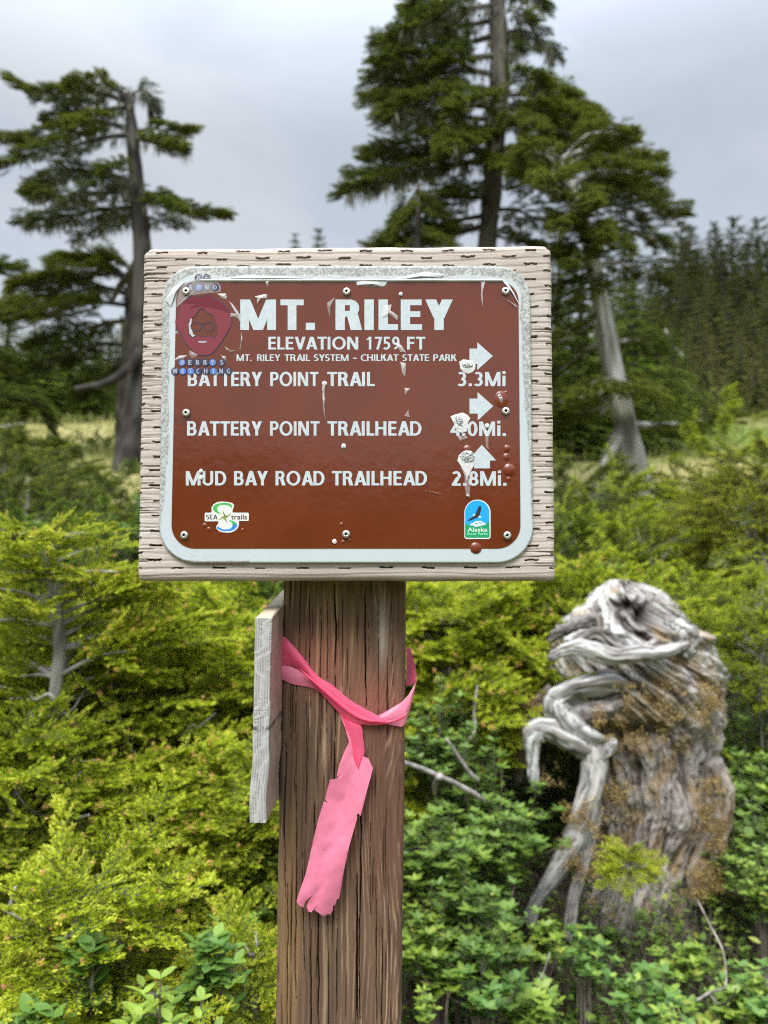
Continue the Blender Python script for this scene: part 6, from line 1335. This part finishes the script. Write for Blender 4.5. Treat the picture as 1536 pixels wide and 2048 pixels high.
    root_limb([(1330, 1240), (1355, 1255), (1372, 1280), (1360, 1312)], [10, 20, 26, 16], [-.0, -.02, -.03, -.04], GREY, (.55, .545, .53), 7)
    root_limb([(1105, 1385), (1075, 1410), (1052, 1450), (1042, 1500), (1036, 1560)], [20, 26, 26, 20, 10], [.02, .03, .04, .05, .06], (.14, .10, .07), (.25, .2, .16), 8, 'dark_root')
    root_limb([(1240, 1400), (1190, 1420), (1130, 1425), (1095, 1420)], [18, 26, 26, 14], [-.05, -.08, -.07, -.03], DK, (.28, .255, .24), 9, 'dark_root')
    root_limb([(1425, 1520), (1440, 1580), (1436, 1650), (1410, 1730), (1395, 1810)], [22, 26, 28, 26, 18], [-.03, -.02, -.02, -.03, -.04], (.17, .11, .055), (.33, .29, .26), 10, 'dark_root')
    root_limb([(1196, 1600), (1186, 1660), (1168, 1720), (1146, 1800), (1132, 1880)], [10, 12, 13, 13, 10], [-.10, -.11, -.12, -.12, -.11], (.25, .23, .22), (.45, .43, .42), 11)
    root_limb([(1190, 1240), (1150, 1250), (1112, 1268), (1096, 1284)], [16, 16, 12, 5], [-.02, -.04, -.05, -.05], (.10, .09, .085), (.22, .20, .19), 12, 'dark_root')
    root_limb([(1212, 1480), (1228, 1484), (1218, 1500), (1206, 1515)], [6, 9, 10, 6], [-.12, -.13, -.13, -.12], (.35, .33, .32), (.6, .59, .58), 13)
    # ochre lichen tufts
    g = np.random.default_rng(50); L = []
    for (x0, y0, x1, y1, n_, dY) in ((1230, 1370, 1436, 1440, 420, -.14), (1190, 1410, 1340, 1485, 380, -.14), (1125, 1600, 1195, 1760, 520, -.155), (1395, 1560, 1448, 1790, 520, -.10), (1036, 1395, 1082, 1480, 260, .0), (1180, 1780, 1260, 1830, 170, -.15), (1195, 1560, 1260, 1640, 160, -.13), (1350, 1740, 1410, 1800, 150, -.13), (1080, 1530, 1130, 1570, 60, -.12), (1405, 1400, 1438, 1480, 150, -.08)):
        cx_ = g.uniform(x0, x1, n_); cy2 = g.uniform(y0, y1, n_); keep = fbm(cx_/19, cy2/19, 180) > .52; cx_, cy2 = cx_[keep], cy2[keep]; m = len(cx_)
        if not m: continue
        P_ = W(cx_, cy2, Y+dY+.012*g.normal(size=m))
        for k in range(10): L.append(needles(P_+g.normal(size=(m, 3))*.006, unit(g.normal(size=(m, 3))+np.array([0, -.7, .5])), g.uniform(.003, .008, m), .0032, g, np.clip(.5+g.normal(size=m)*.3, .02, 1)))
    V, F, T = cat(L); mk('lichen', V, F, M_OCHRE, root, tint=T, smooth=False)
M_STUMP = attrcol('stump_wood', .85, .2, 1.0, (160, 160, 90))
stump()
# yellow tuft at the stump's foot, dry twigs
put_shrub(tuft, 1, 1258, 1690, 1.74, 46, 'small yellow-green hemlock tuft growing at the foot of the stump', hmul=.9)
def twig_thing(pts, Y0, Y1, r0, r1, label, c0=(.16, .14, .125), c1=(.36, .33, .31), forks=()):
    p = px_path(pts, Y0, Y1, 30); root = thing('dead_twig', p[-1], label, 'twig'); tubes = [tube(p, np.linspace(r0, r1, 30), 8, 2, .25)]
    for f in forks: q = px_path(f, Y0, Y1, 14); tubes.append(tube(q, np.linspace(r1*1.2, r1*.5, 14), 6, 1, .2))
    wood_mesh('twig', tubes, root, c0, c1, sc_=(120, 120))
twig_thing([(795, 1520), (850, 1540), (900, 1562), (945, 1585), (965, 1600)], 1.5, 1.62, .0045, .006, 'grey dead twig reaching right from behind the post', forks=[[(880, 1552), (870, 1570), (868, 1590)]])
twig_thing([(893, 1478), (915, 1510), (940, 1545), (955, 1560)], 1.66, 1.7, .003, .0052, 'short grey dead twig slanting above the longer one right of the post')
twig_thing([(955, 1370), (948, 1420), (950, 1460), (928, 1490)], 1.9, 1.86, .0025, .003, 'thin upright dead twig left of the stump')
twig_thing([(1395, 1800), (1420, 1850), (1445, 1900), (1452, 1950), (1448, 1975), (1420, 1985), (1395, 2000)], 1.5, 1.22, .0016, .0022, 'curled bare twig at lower right below the stump', (.13, .10, .08), (.30, .27, .235), forks=[[(1448, 1975), (1438, 1955), (1434, 1945)], [(1420, 1990), (1440, 2010), (1465, 1995), (1472, 1975)]])
twig_thing([(1100, 1905), (1092, 1930), (1080, 1960), (1060, 1990)], 1.5, 1.45, .001, .0014, 'thin grey twig standing in the heath below the stump')
twig_thing([(900, 1800), (880, 1835), (862, 1860)], 1.5, 1.48, .001, .0014, 'thin pale twig in the heath right of the post')
twig_thing([(420, 1752), (400, 1775), (385, 1790)], 1.15, 1.12, .002, .003, 'short grey twig inside the lower left thicket', forks=())
twig_thing([(178, 1630), (150, 1640), (120, 1662)], 1.2, 1.22, .002, .003, 'bare grey twig showing through the left-hand hemlock shrubs')
twig_thing([(195, 1935), (190, 1970), (186, 2010), (192, 2048)], .98, .97, .0016, .002, 'dark bare stem among the sprigs at lower left')
